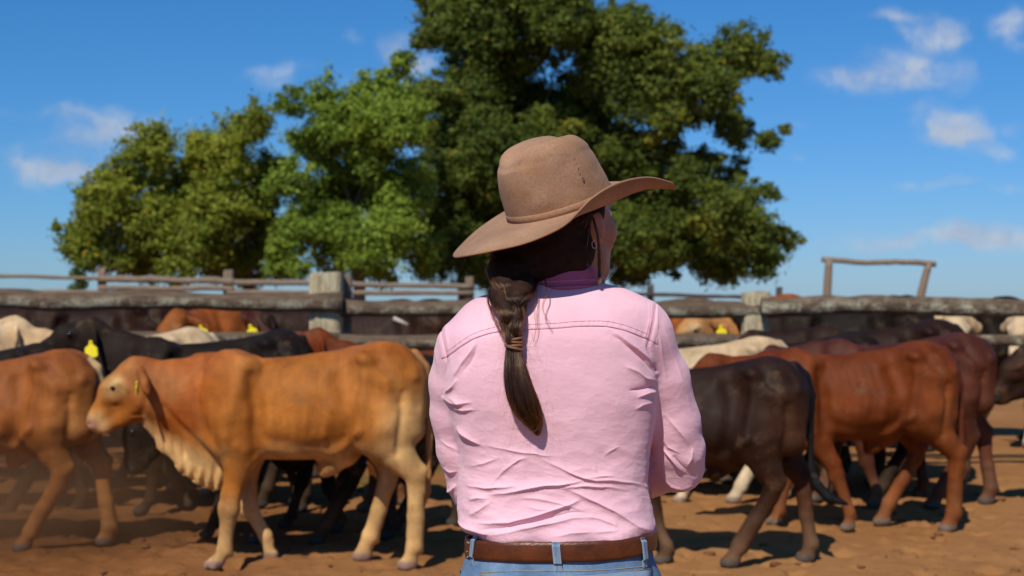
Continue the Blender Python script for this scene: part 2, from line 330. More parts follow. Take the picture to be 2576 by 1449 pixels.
for (x0, y0, x1, y1, r, sd) in ((1280, 738, 1645, 741, 5, 31), (1630, 741, 1970, 750, 5, 32)): rail(side, P(x0, y0, 29.9), P(x1, y1, 29.9), r*K*30, r*K*30, DARKP, sd, 0, (0, .2))
gate = empty('gateway_frame', (0, 0, 0)); tag(gate, 'tall bush pole gateway frame with a crooked crossbar against the sky on the right', 'gateway')
GY = 27.
def pole(name, pts, m_, par):
    q = path([[*P(a, b, GY), r*K*GY] for a, b, r in pts], 18); V, F = tube(q, 10); V = V+(fbm(V*7, 2)*.04)[:, None]; link(name, mesh(name, V, F, m_, True, {'lichen': np.full(len(V), .3)}), par)
pole('pole', [(2078, 950, 11), (2080, 800, 11), (2082, 720, 10.5), (2086, 656, 10)], THIN, gate); pole('pole', [(2285, 950, 11), (2305, 800, 11), (2322, 720, 10), (2336, 664, 9)], THIN, gate)
pole('crossbar', [(2068, 652, 7), (2120, 656, 7), (2190, 661, 7), (2250, 659, 7), (2310, 660, 7.5), (2353, 666, 8)], THIN, gate)

# ------------------------------------------------------------------ trees
def leaf_mat(name, dark, mid, bright, warm):
    mt, t = mat(name); v = t.attr('tone'); c = t.mix(t.remap(v, 0, .6), dark, mid); c = t.mix(t.remap(v, .6, .93), c, bright); c = t.mix(t.remap(v, .955, .97), c, warm)
    setc(t, c, .6, .2); b2 = t.new('ShaderNodeBsdfTranslucent', {'Color': t.mix(.5, c, (.14, .2, .02))}); mx = t.new('ShaderNodeMixShader', {0: .45, 1: t.b.outputs[0], 2: b2.outputs[0]})
    for n in t.n:
        if n.type == 'OUTPUT_MATERIAL': t.l.new(mx.outputs[0], n.inputs['Surface'])
    return mt
BARK = plain('bark', (.17, .13, .10), .9, .4, 3, .8, 30)
def tree(label, Y, base, clumps, m_, trunks, per=1.0, leaf=.17, dz=2.4, tone=0.):
    c0 = P(base, 760, Y); root = empty('tree', (c0[0], Y, 0)); tag(root, label, 'tree', 'trees behind the stockyard'); o = np.array([c0[0], Y, 0]); kY_ = K*Y; L = []; T = []; limbs = []
    for ci, (px, py, r) in enumerate(clumps):
        r = r*kY_; c = P(px, py, Y)+[0, RNG.uniform(-dz, dz), 0]; nb = max(6, int(38*per*(r/.8)**1.6)); ct = RNG.normal(0, .1)
        for b in range(nb):
            d = RNG.normal(size=3); d /= np.linalg.norm(d); d[2] = d[2]*.9+.1; q = c+d*r*RNG.uniform(.3, 1.08); rb = RNG.uniform(.22, .5)*min(r, .9)+.06; n = int(95*(rb/.35)**1.8)+10; e = RNG.normal(size=(n, 3)); e /= np.linalg.norm(e, axis=1)[:, None]
            p = q+e*np.abs(RNG.normal(.55, .34, (n, 1)))*rb*np.array([1, 1, .75])*np.exp(RNG.normal(0, .25, 3)); L.append(np.c_[p, e]); T.append(np.clip(.45+tone+ct+RNG.normal(0, .08)+RNG.normal(0, .2, n), 0, .94)*1.0)
            if RNG.random() < .05: T[-1][:] = np.clip(.9+RNG.normal(0, .06, n), 0, 1)
        n = int(460*per*(r/.8)**2.2)+20; e = RNG.normal(size=(n, 3)); e /= np.linalg.norm(e, axis=1)[:, None]; rr = RNG.random((n, 1))**.45*1.08; L.append(np.c_[c+e*rr*r, e]); T.append(np.clip(.45+tone+ct+RNG.normal(0, .22, n), 0, .94)); T[-1][RNG.random(n) < .03] = 1
        limbs.append(c)
    L = np.concatenate(L); T = np.concatenate(T); n = len(L); nn = L[:, 3:]+RNG.normal(0, .6, (n, 3)); nn[:, 2] += .35; nn /= np.linalg.norm(nn, axis=1)[:, None]
    a = np.cross(nn, RNG.normal(size=(n, 3))); a /= np.linalg.norm(a, axis=1)[:, None]; b = np.cross(nn, a); s = leaf*RNG.uniform(.6, 1.35, (n, 1)); p = L[:, :3]-o
    V = np.stack([p-a*s*.5, p+b*s*.24-nn*s*.05, p+a*s*.55-nn*s*.1, p-b*s*.24-nn*s*.05], 1).reshape(-1, 3); F = np.arange(n*4).reshape(-1, 4)
    link('crown', mesh('crown', V, F, m_, False, {'tone': np.repeat(T, 4)}), root)
    parts = []
    for (bx, tops) in trunks:
        b0 = P(bx, 760, Y)-o; b0[2] = -.1; hub = P(*tops[0], Y)-o; parts.append(tube(path([[*(b0+[0, 1.2, 0]), .24], [*(b0*.55+hub*.45+[.15, 1.2, 0]), .18], [*(hub+[0, 1., 0]), .12]], 9), 8))
        for tp in tops[1:]:
            e = P(*tp, Y)-o+[0, RNG.uniform(-1.5, 1.5), 0]; md = hub*.5+e*.5+RNG.normal(0, .25, 3); parts.append(tube(path([[*(hub+[0, 1., 0]), .08], [*(md+[0, .8, 0]), .045], [*e, .015]], 9), 6))
    V, F = join(parts); link('trunk', mesh('trunk', V, F, BARK), root)
T1 = [(200, 600, 55), (255, 520, 62), (320, 455, 62), (410, 400, 75), (490, 365, 55), (580, 320, 55), (640, 300, 50), (660, 330, 40), (560, 400, 85), (430, 500, 95), (330, 570, 85), (250, 640, 62), (450, 620, 85), (560, 540, 95), (630, 440, 75), (660, 600, 70), (560, 650, 70), (370, 665, 55), (175, 570, 28), (140, 572, 14), (255, 432, 22), (290, 425, 30), (470, 690, 45), (600, 690, 50), (690, 310, 18), (500, 460, 80), (520, 620, 70), (300, 520, 70), (620, 560, 70), (400, 570, 80), (230, 560, 50), (330, 650, 55), (680, 680, 40)]
T2 = [(755, 275, 42), (820, 250, 52), (890, 238, 50), (960, 225, 50), (1030, 195, 38), (1010, 250, 50), (780, 355, 60), (860, 335, 75), (950, 325, 85), (1030, 330, 80), (745, 460, 58), (800, 520, 75), (900, 470, 95), (755, 600, 62), (850, 640, 65), (950, 620, 75), (1000, 510, 85), (1050, 640, 65), (720, 545, 45), (770, 680, 35), (900, 680, 40), (700, 400, 24), (700, 480, 40), (830, 420, 60), (930, 400, 70), (1000, 600, 70), (700, 660, 45), (840, 580, 70), (960, 690, 40), (1040, 450, 60)]
T3 = [(1095, 45, 48), (1075, 15, 30), (1180, 20, 80), (1300, 0, 100), (1410, 30, 65), (1445, 15, 28), (1125, 110, 48), (1095, 105, 25), (1200, 130, 85), (1330, 110, 100), (1460, 85, 42), (1560, 125, 75), (1585, 75, 40), (1500, 175, 90), (1640, 150, 55), (1690, 200, 55), (1600, 250, 95), (1450, 260, 105), (1300, 260, 110), (1190, 265, 80), (1130, 330, 80), (1850, 145, 65), (1900, 140, 40), (1800, 190, 55), (1910, 200, 35), (1850, 250, 48), (1780, 270, 45), (1880, 330, 38), (1715, 270, 50), (1160, 420, 95), (1260, 420, 110), (1150, 540, 100), (1250, 560, 100), (1190, 650, 80), (1090, 660, 55), (1380, 380, 105), (1590, 390, 90), (1500, 340, 95), (1655, 420, 45), (1640, 500, 80), (1745, 460, 55), (1830, 455, 42), (1870, 420, 38), (1895, 375, 32), (1770, 545, 72), (1590, 600, 80), (1680, 560, 45), (1840, 590, 72), (1915, 605, 52), (1965, 590, 33), (1790, 650, 65), (1870, 660, 55), (1580, 680, 45), (1730, 610, 40), (1830, 690, 40), (1940, 349, 15), (1905, 500, 24), (1720, 685, 15), (1540, 500, 90), (1480, 640, 70), (1680, 375, 40), (1660, 330, 45), (1820, 385, 40), (1560, 480, 80), (1500, 560, 85), (1420, 620, 80), (1340, 640, 80), (1300, 480, 100), (1710, 505, 50), (1660, 640, 55), (1400, 500, 90), (1230, 180, 80), (1700, 250, 45), (1230, 690, 50), (1120, 600, 60), (1110, 270, 50), (1060, 230, 40), (1890, 555, 50), (1800, 600, 60), (1740, 190, 60), (1760, 255, 60), (1650, 230, 70), (1960, 640, 40), (1860, 500, 45), (1820, 330, 45), (1060, 80, 40), (1400, 80, 80), (1520, 90, 60), (1620, 100, 45), (1600, 640, 55), (1560, 600, 60), (1650, 600, 50), (1620, 690, 35), (1700, 645, 40), (1725, 425, 45), (1700, 465, 45), (1775, 385, 35), (1715, 560, 45), (1755, 600, 50), (1975, 610, 30)]
tree('broad bushy tree with yellowing leaves, standing apart on the left', 43, 592, T1, leaf_mat('leaf_olive', (.10, .135, .018), (.25, .295, .034), (.42, .43, .05), (.46, .30, .02)), [(592, [(600, 560), (400, 480), (640, 360), (330, 600), (500, 420), (560, 650)])], 1.0, .14, 2.0, .05)
tree('bright green leafy tree between the olive tree and the tall dark tree', 41, 860, T2, leaf_mat('leaf_green', (.09, .155, .02), (.23, .33, .04), (.40, .50, .065), (.26, .32, .03)), [(880, [(880, 520), (800, 300), (960, 300), (1010, 420), (760, 560)]), (840, [(830, 560), (790, 460), (900, 380)])], 1.0, .14, 2.0, .08)
tree('tallest dark green tree rising out of the picture behind the hat', 46, 1330, T3, leaf_mat('leaf_dark', (.056, .09, .017), (.145, .19, .03), (.29, .31, .045), (.34, .24, .02)), [(1330, [(1320, 500), (1250, 250), (1400, 150), (1560, 300), (1200, 450), (1450, 350)]), (1150, [(1150, 620), (1120, 480), (1220, 540)]), (1335, [(1500, 480), (1700, 330), (1850, 200), (1860, 600), (1680, 520)])], 1.12, .15, 3.0, 0.)
def sapling():
    c = P(190, 760, 38); r = empty('shrub', (c[0], 38, 0)); tag(r, 'small dark sapling poking above the thin rail at far left', 'shrub'); o = np.array([c[0], 38, 0]); L = []
    for (px, py, s) in ((195, 690, 22), (205, 712, 18), (185, 735, 22), (215, 672, 10)):
        n = 260; e = RNG.normal(size=(n, 3)); L.append(P(px, py, 38)-o+e/np.linalg.norm(e, axis=1)[:, None]*(s*K*38*RNG.random((n, 1))))
    p = np.concatenate(L); n = len(p); a = RNG.normal(size=(n, 3)); a /= np.linalg.norm(a, axis=1)[:, None]; b = np.cross(a, RNG.normal(size=(n, 3))); b /= np.linalg.norm(b, axis=1)[:, None]
    V = np.stack([p-a*.07, p+b*.03, p+a*.07, p-b*.03], 1).reshape(-1, 3); link('crown', mesh('crown', V, np.arange(n*4).reshape(-1, 4), bpy.data.materials['leaf_dark'], False, {'tone': np.repeat(RNG.random(n)*.5, 4)}), r)
    V, F = tube(np.array([[0, 0, -.1, .05], [.1, 0, 1.2, .04], [.05, 0, 2.1, .02]]), 6); link('trunk', mesh('trunk', V, F, BARK), r)
sapling()
# ------------------------------------------------------------------ cattle
# body drawn in side view, facing -x: cp(column, row) of the side sheet -> metres
def cp(cx, cy): return (cx-1050)*.915e-3, (1388-cy)*.915e-3
def pt(cx, cy, y, r): a, b = cp(cx, cy); return (a, y, b, r)
POSES = {
 'walk': dict(fn=[(945, 540, .125, .13), (985, 740, .125, .078), (930, 960, .12, .054), (922, 1045, .118, .054), (905, 1170, .115, .034), (893, 1282, .115, .040), (858, 1338, .115, .034), (822, 1366, .115, .038)],
              ff=[(945, 540, .125, .13), (985, 740, .125, .078), (972, 960, .12, .052), (975, 1065, .12, .052), (1040, 1170, .115, .034), (1082, 1245, .115, .038), (1096, 1300, .115, .032), (1100, 1325, .115, .036)],
              hn=[(1790, 330, .12, .17), (1775, 600, .15, .135), (1880, 740, .135, .085), (1975, 850, .125, .056), (1985, 940, .12, .047), (1983, 1090, .12, .038), (1975, 1262, .12, .046), (1950, 1325, .12, .036), (1928, 1364, .12, .042)],
              hf=[(1780, 330, .12, .17), (1715, 610, .15, .13), (1760, 740, .135, .082), (1800, 850, .125, .056), (1790, 940, .12, .047), (1750, 1090, .12, .038), (1700, 1245, .12, .045), (1668, 1310, .12, .036), (1640, 1360, .12, .042)],
              tail=[(1960, 175, .04), (2020, 250, .03), (2048, 400, .022), (2052, 650, .018), (2045, 860, .015), (2030, 960, .024), (2020, 1060, .008)]),
 'rear': dict(fn=[(945, 540, .125, .13), (1015, 740, .125, .078), (1075, 960, .12, .054), (1088, 1045, .118, .052), (1130, 1170, .115, .034), (1170, 1275, .115, .039), (1160, 1335, .115, .034), (1135, 1366, .115, .038)],
              ff=[(945, 540, .125, .13), (960, 740, .125, .078), (890, 960, .12, .053), (872, 1045, .12, .052), (825, 1170, .115, .034), (795, 1285, .115, .039), (765, 1335, .115, .034), (740, 1364, .115, .038)],
              hn=[(1790, 330, .12, .17), (1730, 610, .15, .135), (1780, 760, .135, .088), (1830, 870, .125, .06), (1800, 960, .12, .05), (1710, 1110, .12, .04), (1622, 1260, .12, .047), (1585, 1325, .12, .038), (1555, 1364, .12, .044)],
              hf=[(1790, 330, .12, .17), (1790, 610, .15, .13), (1905, 750, .135, .084), (1990, 860, .125, .057), (2000, 950, .12, .048), (2022, 1100, .12, .038), (2048, 1265, .12, .046), (2030, 1325, .12, .037), (2005, 1364, .12, .043)],
              tail=[(1950, 165, .045), (2010, 215, .036), (2045, 330, .028), (2048, 600, .022), (2050, 780, .022), (2085, 890, .028), (2160, 965, .030), (2270, 1000, .012)]),
 'stride': dict(fn=[(945, 540, .125, .13), (1040, 740, .125, .078), (1165, 930, .12, .054), (1195, 1010, .118, .052), (1245, 1150, .115, .034), (1285, 1270, .115, .040), (1280, 1330, .115, .034), (1262, 1366, .115, .038)],
              ff=[(945, 540, .125, .13), (975, 740, .125, .078), (925, 950, .12, .053), (910, 1030, .12, .052), (868, 1170, .115, .034), (848, 1285, .115, .039), (820, 1335, .115, .034), (795, 1364, .115, .038)],
              hn=[(1790, 330, .12, .17), (1790, 610, .15, .14), (1900, 750, .135, .088), (1998, 860, .125, .058), (2005, 950, .12, .05), (1998, 1090, .12, .042), (1990, 1262, .12, .05), (1965, 1325, .12, .04), (1940, 1364, .12, .044)],
              hf=[(1780, 330, .12, .17), (1700, 610, .15, .13), (1760, 740, .135, .084), (1815, 850, .125, .058), (1790, 930, .12, .05), (1700, 1080, .12, .04), (1612, 1235, .12, .047), (1585, 1300, .12, .038), (1555, 1354, .12, .044)],
              tail=[(1960, 175, .04), (2025, 240, .032), (2058, 380, .026), (2075, 600, .022), (2080, 780, .022), (2075, 900, .034), (2060, 1010, .014)]),
}
POSES['amble'] = dict(POSES['rear'], tail=[(1950, 165, .035), (2008, 215, .028), (2038, 320, .02), (2048, 420, .015), (2046, 520, .016), (2040, 600, .012), (2036, 640, .005)])
for _p in POSES.values():      # lean shanks, knobby joints
    for _k in ('fn', 'ff', 'hn', 'hf'): _p[_k] = [(a, b, y, r*(1.12 if _k[0] == 'h' and 1050 < b < 1130 else .97)) for a, b, y, r in _p[_k]]
def cow_mesh(pose, h=.0125, drop=0., seed=0, fat=1.0):
    p = POSES[pose]; F = Field((-1.06, -.34, -.03), (1.22, .34, 1.36), h)
    piv = np.array(cp(800, 430)); ca, sa = math.cos(drop), math.sin(drop)
    def hd(cx, cy, y, r, extra=0.):
        v = np.array(cp(cx, cy))-piv; q = piv+[ca*v[0]+sa*v[1], -sa*v[0]+ca*v[1]] if drop == 0 else piv+[ca*v[0]-sa*v[1], sa*v[0]+ca*v[1]]
        return (q[0], y, q[1], r)
    st = np.array([(700, 238, 720, .095), (800, 205, 770, .145), (950, 178, 800, .185), (1100, 184, 792, .205), (1300, 170, 790, .222), (1500, 146, 770, .218), (1640, 118, 705, .20), (1750, 106, 665, .19), (1870, 126, 650, .18), (1960, 172, 620, .145), (2012, 240, 570, .08)], float)
    X = (st[:, 0]-1050)*.915e-3; zt = spl(X, (1388-st[:, 1])*.915e-3); zb = spl(X, (1388-st[:, 2])*.915e-3); wd = spl(X, st[:, 3]*fat)
    def trunk(x, y, z):
        xc = np.clip(x, X[0], X[-1]); t, b, w_ = zt(xc)-.008, zb(xc)+.012, wd(xc)*.97; c = (t+b)/2; hh = (t-b)/2; zn = np.clip((z-c)/hh, -1.2, 1.2)
        we = w_*(1-.20*zn-.10*zn*zn); e = np.abs(x-xc); q = np.sqrt((np.abs(y)/we)**2.3+np.abs((z-c)/hh)**2.3)**(2/2.3); q = (np.maximum(q, 1e-4))**1.
        d = (np.sqrt(q)-1)*np.minimum(we, hh)*.9; return np.where(e > 0, np.sqrt(np.maximum(d, 0)**2+e**2)+np.minimum(d, 0), d)
    F.add(trunk, (X[0]-.05, -.3, .4), (X[-1]+.06, .3, 1.2), .02)
    nk = (1, .62, 1)
    F.chain([hd(850, 450, 0, .25), hd(700, 420, 0, .205), hd(570, 385, 0, .155), hd(460, 350, 0, .125)], .06, nk)
    # head: skull, face, jaw, poll
    F.chain([hd(345, 315, 0, .108), hd(235, 400, 0, .088), hd(150, 520, 0, .060), hd(120, 560, 0, .052)], .03, (1, .78, 1))
    F.chain([hd(410, 450, 0, .085), hd(280, 525, 0, .056), hd(180, 575, 0, .042), hd(140, 590, 0, .036)], .025, (1, .75, 1)); F.chain([hd(390, 300, 0, .11), hd(400, 420, 0, .11)], .04, (1, .7, 1))
    F.cone(hd(345, 245, 0, 0)[:3], hd(338, 205, 0, 0)[:3], .05, .022, .03, (1, 1.5, 1))
    for s in (-1, 1):
        F.cone(hd(265, 340, s*.062, 0)[:3], hd(260, 350, s*.062, 0)[:3], .032, .03, .03)                     # brow
        F.cone(hd(105, 565, s*.026, 0)[:3], hd(115, 585, s*.026, 0)[:3], .026, .024, .015)                   # nostril wings
        F.cone(hd(88, 568, s*.034, 0)[:3], hd(96, 574, s*.05, 0)[:3], .010, .012, .006, op='s')
        F.chain([hd(395, 262, s*.075, .026), hd(432, 296, s*.135, .043), hd(468, 342, s*.19, .042), hd(492, 384, s*.22, .014)], .012, (.36, 1, 1))   # ears
    # dewlap and brisket
    for a, b in ((hd(470, 450, 0, .095), hd(450, 560, 0, .035)), (hd(545, 480, 0, .13), hd(530, 690, 0, .032)), (pt(650, 520, 0, .14), pt(640, 800, 0, .035)), (pt(760, 620, 0, .15), pt(745, 862, 0, .045)), (pt(840, 680, 0, .15), pt(815, 885, 0, .05))): F.cone(a[:3], b[:3], a[3], b[3], .05, (1, .5, 1))
    F.chain([hd(440, 560, 0, .03), hd(525, 695, 0, .03), pt(640, 805, 0, .035), pt(745, 865, 0, .045), pt(830, 880, 0, .05), pt(900, 830, 0, .06)], .04, (1, .6, 1))
    # shoulders, hips, bones
    for s in (-1, 1):
        F.ell((*cp(905, 430)[:1], s*.10, cp(905, 430)[1]), (.15, .11, .25), .06); F.ell((cp(940, 640)[0], s*.12, cp(940, 640)[1]), (.12, .075, .12), .05)
        F.ell((cp(1800, 330)[0], s*.09, cp(1800, 330)[1]), (.19, .13, .20), .06); F.cone((cp(1905, 340)[0], s*.07, cp(1905, 340)[1]), (cp(1915, 600)[0], s*.09, cp(1915, 600)[1]), .11, .095, .05)
        F.cone((cp(1680, 200)[0], s*.158, cp(1680, 200)[1]), (cp(1715, 215)[0], s*.162, cp(1715, 215)[1]), .052, .05, .03); F.cone((cp(1020, 260)[0], s*.115, cp(1020, 260)[1]), (cp(905, 660)[0], s*.15, cp(905, 660)[1]), .06, .07, .04); F.cone((cp(1730, 480)[0], s*.15, cp(1730, 480)[1]), (cp(1690, 640)[0], s*.15, cp(1690, 640)[1]), .06, .06, .035); F.cone((cp(1975, 270)[0], s*.075, cp(1975, 270)[1]), (cp(1985, 300)[0], s*.075, cp(1985, 300)[1]), .04, .035, .04)
        F.ell((cp(1585, 300)[0], s*.262, cp(1585, 300)[1]), (.14, .10, .13), .05, op='s'); F.ell((cp(1850, 480)[0], s*.262, cp(1850, 480)[1]), (.04, .09, .2), .04, op='s')
        F.ell((cp(1085, 520)[0], s*.262, cp(1085, 520)[1]), (.045, .085, .22), .045, op='s'); F.ell((cp(1870, 225)[0], s*.18, cp(1870, 225)[1]), (.1, .06, .07), .04, op='s')
    F.chain([pt(1560, 760, 0, .045), pt(1470, 815, 0, .04), pt(1440, 850, 0, .018)], .05)
    F.cone(pt(1580, 700, 0, 0)[:3], pt(1690, 600, 0, 0)[:3], .08, .06, .06, (1, 1.6, 1))
    for key, s in (('fn', -1), ('ff', 1), ('hn', -1), ('hf', 1)):
        c = [(*cp(a, b)[:1], s*y, cp(a, b)[1], r) for a, b, y, r in p[key]]; F.chain(c[:3], .045, (1, .8, 1)); F.chain(c[2:-1], .014); i = 3
        F.cone(c[-2][:3], c[-1][:3], c[-2][3], c[-1][3], .012); hx, hy, hz, hr = c[-1]
        F.cone((hx-.026, hy, .020), (hx+.026, hy, .034), hr*.62, hr*.9, .012); F.cone((hx+.03, hy, .02), (hx+.034, hy, .024), hr*.6, hr*.6, .012); F.cone((c[-3][0]+.03, hy, c[-3][2]-.02), (c[-3][0]+.038, hy, c[-3][2]-.03), .016, .012, .012)
        if key[0] == 'h': F.cone((c[3][0]+.045, hy, c[3][2]+.022), (c[4][0]+.028, hy, c[4][2]+.0), .026, .022, .02); F.cone((c[2][0]+.05, hy, c[2][2]+.02), (c[3][0]+.045, hy, c[3][2]+.022), .03, .022, .03)
        else: F.cone((c[3][0]-.018, hy, c[3][2]+.01), (c[3][0]-.016, hy, c[3][2]-.02), .036, .034, .02)
        F.cone((0, 0, -.5), (0, 0, -.49), .01, .01)
    F.chain([pt(a, b, 0, r) for a, b, r in p['tail']], .015)
    V, Q = F.mesh(2); V[:, 2] = np.maximum(V[:, 2], .0)
    lx, lz, ay = V[:, 0], V[:, 2], abs(V[:, 1]); N = normals(V, Q); col = lx/.915e-3+1050; row = 1388-lz/.915e-3
    dl = np.clip((row-np.interp(col, [400, 540, 700, 880], [480, 600, 680, 760]))/90, 0, 1)*np.clip((900-col)/60, 0, 1)*np.clip((col-380)/40, 0, 1)*np.clip((.17-ay)/.06, 0, 1)*(1 if drop == 0 else .4)
    V[:, 1] += dl*np.sign(V[:, 1]+1e-6)*np.clip(.012+.06*fbm(V*9+seed+70, 2), 0, .02)*np.sin(col/9.5+1.2*np.sin(row/70)+5*fbm(V*6+seed+40, 2)); n_ = fbm(V*4.2+seed, 3); V += N*(n_*.026+fbm(V*11+seed, 2)*.008)[:, None]
    rib = np.exp(-((col-1330)/190)**2)*np.exp(-((row-470)/180)**2)*(ay > .1); 
    N = normals(V, Q); side = np.clip(abs(N[:, 1])*1.5-.2, 0, 1)*(ay > .05); dd = np.zeros(len(V))
    ribs = [([(1170+58*k, 270+6*k), (1215+58*k, 470), (1195+55*k, 640)],   .0026, 15) for k in range(6)]
    for pts, amp, w_ in [([(1055, 290), (1080, 420), (1088, 560), (1092, 730)], -.014, 32), ([(1005, 240), (965, 400), (935, 520), (915, 620)], .015, 42), ([(760, 270), (740, 420), (790, 590), (860, 700)], -.014, 38), ([(540, 470), (650, 600), (800, 740)], -.012, 24), ([(1560, 260), (1625, 330)], -.026, 70), ([(1480, 250), (1520, 420), (1480, 600)], .012, 42),
                         ([(1685, 180), (1715, 200)], .030, 32), ([(1705, 215), (1695, 400), (1670, 600)], .016, 32), ([(1785, 215), (1860, 300), (1900, 430)], -.018, 34), ([(1845, 320), (1855, 340)], .016, 42), ([(1925, 380), (1905, 560), (1885, 720)], -.014, 22), ([(1790, 480), (1810, 560)], .014, 66), ([(1685, 590), (1570, 690), (1480, 745)], .014, 24), ([(990, 690), (1010, 710)], .014, 40), ([(1120, 640), (1300, 700), (1450, 690)], -.008, 40), ([(1975, 265), (1985, 290)], .016, 28)]+ribs+([([(445, 420), (400, 515), (300, 555)], -.009, 20), ([(370, 420), (390, 450)], .007, 34), ([(210, 360), (300, 320), (340, 370)], .007, 16), ([(150, 470), (260, 470)], -.006, 24)] if drop == 0 else []):
        pa = np.array(pts, float); m_ = np.flatnonzero((col > pa[:, 0].min()-3*w_) & (col < pa[:, 0].max()+3*w_) & (row > pa[:, 1].min()-3*w_) & (row < pa[:, 1].max()+3*w_)); b_ = np.full(len(m_), 1e9)
        for (ax, az), (bx, bz) in zip(pa[:-1], pa[1:]):
            t = np.clip(((col[m_]-ax)*(bx-ax)+(row[m_]-az)*(bz-az))/((bx-ax)**2+(bz-az)**2), 0, 1); b_ = np.minimum(b_, np.hypot(col[m_]-ax-t*(bx-ax), row[m_]-az-t*(bz-az)))
        dd[m_] += amp*np.exp(-(b_/w_)**2)
    V = V+N*(dd*side)[:, None]; N = normals(V, Q); n3 = fbm(V*4+seed*3, 4)
    legs = np.clip((row-900)/300, 0, 1); belly = np.clip(-N[:, 2]*1.4-.1, 0, 1)*np.clip((row-590)/110, 0, 1); inner = np.clip(np.sign(V[:, 1])*-N[:, 1], 0, 1)*np.clip((row-620)/110, 0, 1)
    pale = np.clip(.75*legs+.8*belly+.7*inner+.9*dl+.85*np.clip((col-1740)/170, 0, 1)*np.clip((row-250)/300, 0, 1)+n3*.8, 0, 1)
    hq = np.array([hd(100, 570, 0, 0)[i] for i in (0, 2)]); muz = np.exp(-(((lx-hq[0])**2+(lz-hq[1])**2)/.042**2)**2); eq = np.array([hd(252, 355, 0, 0)[i] for i in (0, 2)]); eye = np.exp(-(((lx-eq[0])**2+(lz-eq[1])**2)/.062**2)**2)*(ay > .04)
    hoof = np.clip((.052-lz)/.015, 0, 1); ti = np.array([cp(a, b) for a, b, r in p['tail'][-3:]]); td = np.min([np.hypot(lx-q[0], lz-q[1]) for q in ti], 0); switch = np.clip((.12-td)/.05, 0, 1)*(ay < .06)
    tl = np.array([cp(a, b) for a, b, r in p['tail']]); tq = path(np.c_[tl[:, 0], 0*tl[:, 0], tl[:, 1]], 30); tdd = np.min(np.hypot(lx[:, None]-tq[None, :, 0], lz[:, None]-tq[None, :, 2]), 1); tailm = np.clip((.05-tdd)/.02, 0, 1)*(ay < .045)*(col > 1960)
    ruddy = np.clip(np.exp(-((col-620)/260)**2)*np.clip((760-row)/250, 0, 1)+.5*np.exp(-((row-140)/70)**2)+n3*1.2, 0, 1); dusty = np.clip((row-1000)/250, 0, 1)*np.clip(.6+n3*2, 0, 1)
    me = mesh('cattle_body', V, Q, None, True, dict(pale=np.clip(pale+.85*eye+.9*np.exp(-(((lx-hq[0]-.03)**2+(lz-hq[1]+.01)**2)/.075**2)**2), 0, 1), muzzle=muz, hoof=hoof, tail=np.maximum(tailm, switch), ruddy=ruddy, dusty=dusty))
    er = []
    for s in (-1, 1):
        sel = (np.hypot(lx-eq[0], lz-eq[1]) < .016) & (np.sign(V[:, 1]) == s); er.append((eq[0], s*(float(ay[sel].max()) if sel.any() else .085)-s*.0125, eq[1]))
    tg = hd(430, 300, 0, 0); return dict(me=me, eyes=er, ear=(tg[0], tg[2]))
def coat(name, base, ruddy, pale, tailc, muz, pa=1., gl=.42, hoofc=(.10, .075, .06), dust=.25, spec=.35):
    mt, t = mat(name); n = t.noise(t.obj, 4.2, 6, .62, dist=.4); f = t.noise(t.new('ShaderNodeMapping', {'Vector': t.obj, 'Scale': (40, 120, 130)}).outputs[0], 1., 4, .7)
    c = t.mix(t.math('MULTIPLY', t.attr('ruddy'), .85), base, ruddy); c = t.mix(t.math('MULTIPLY', t.attr('pale'), pa), c, pale)
    c = t.mix(1., c, t.mix(t.remap(n, .3, .7), (.60, .57, .54), (1.34, 1.34, 1.34)), 'MULTIPLY'); c = t.mix(t.remap(f, .35, .7, 0, .35), c, t.mix(.5, c, (0, 0, 0)))
    c = t.mix(t.attr('tail'), c, tailc); c = t.mix(t.attr('muzzle'), c, muz); c = t.mix(t.math('MULTIPLY', t.attr('dusty'), dust), c, (.24, .14, .075)); c = t.mix(t.attr('hoof'), c, hoofc)
    st = t.noise(t.new('ShaderNodeMapping', {'Vector': t.obj, 'Scale': (17, 9, 2.6)}).outputs[0], 1., 4, .6, dist=.3); c = t.mix(1., c, t.mix(t.remap(st, .3, .7), (.80, .77, .74), (1.0, 1.0, 1.0)), 'MULTIPLY'); c = t.mix(t.math('MULTIPLY', t.remap(t.noise(t.obj, 7, 6, .7), .56, .7), .35), c, (.19, .11, .055)) if spec < .2 else c
    setc(t, c, t.remap(n, .3, .7, gl-.04, gl+.22), spec, Sheen_Weight=.0, Sheen_Roughness=.5); bump(t, t.math('ADD', f, t.math('MULTIPLY', n, .6)), .5, .006); return mt
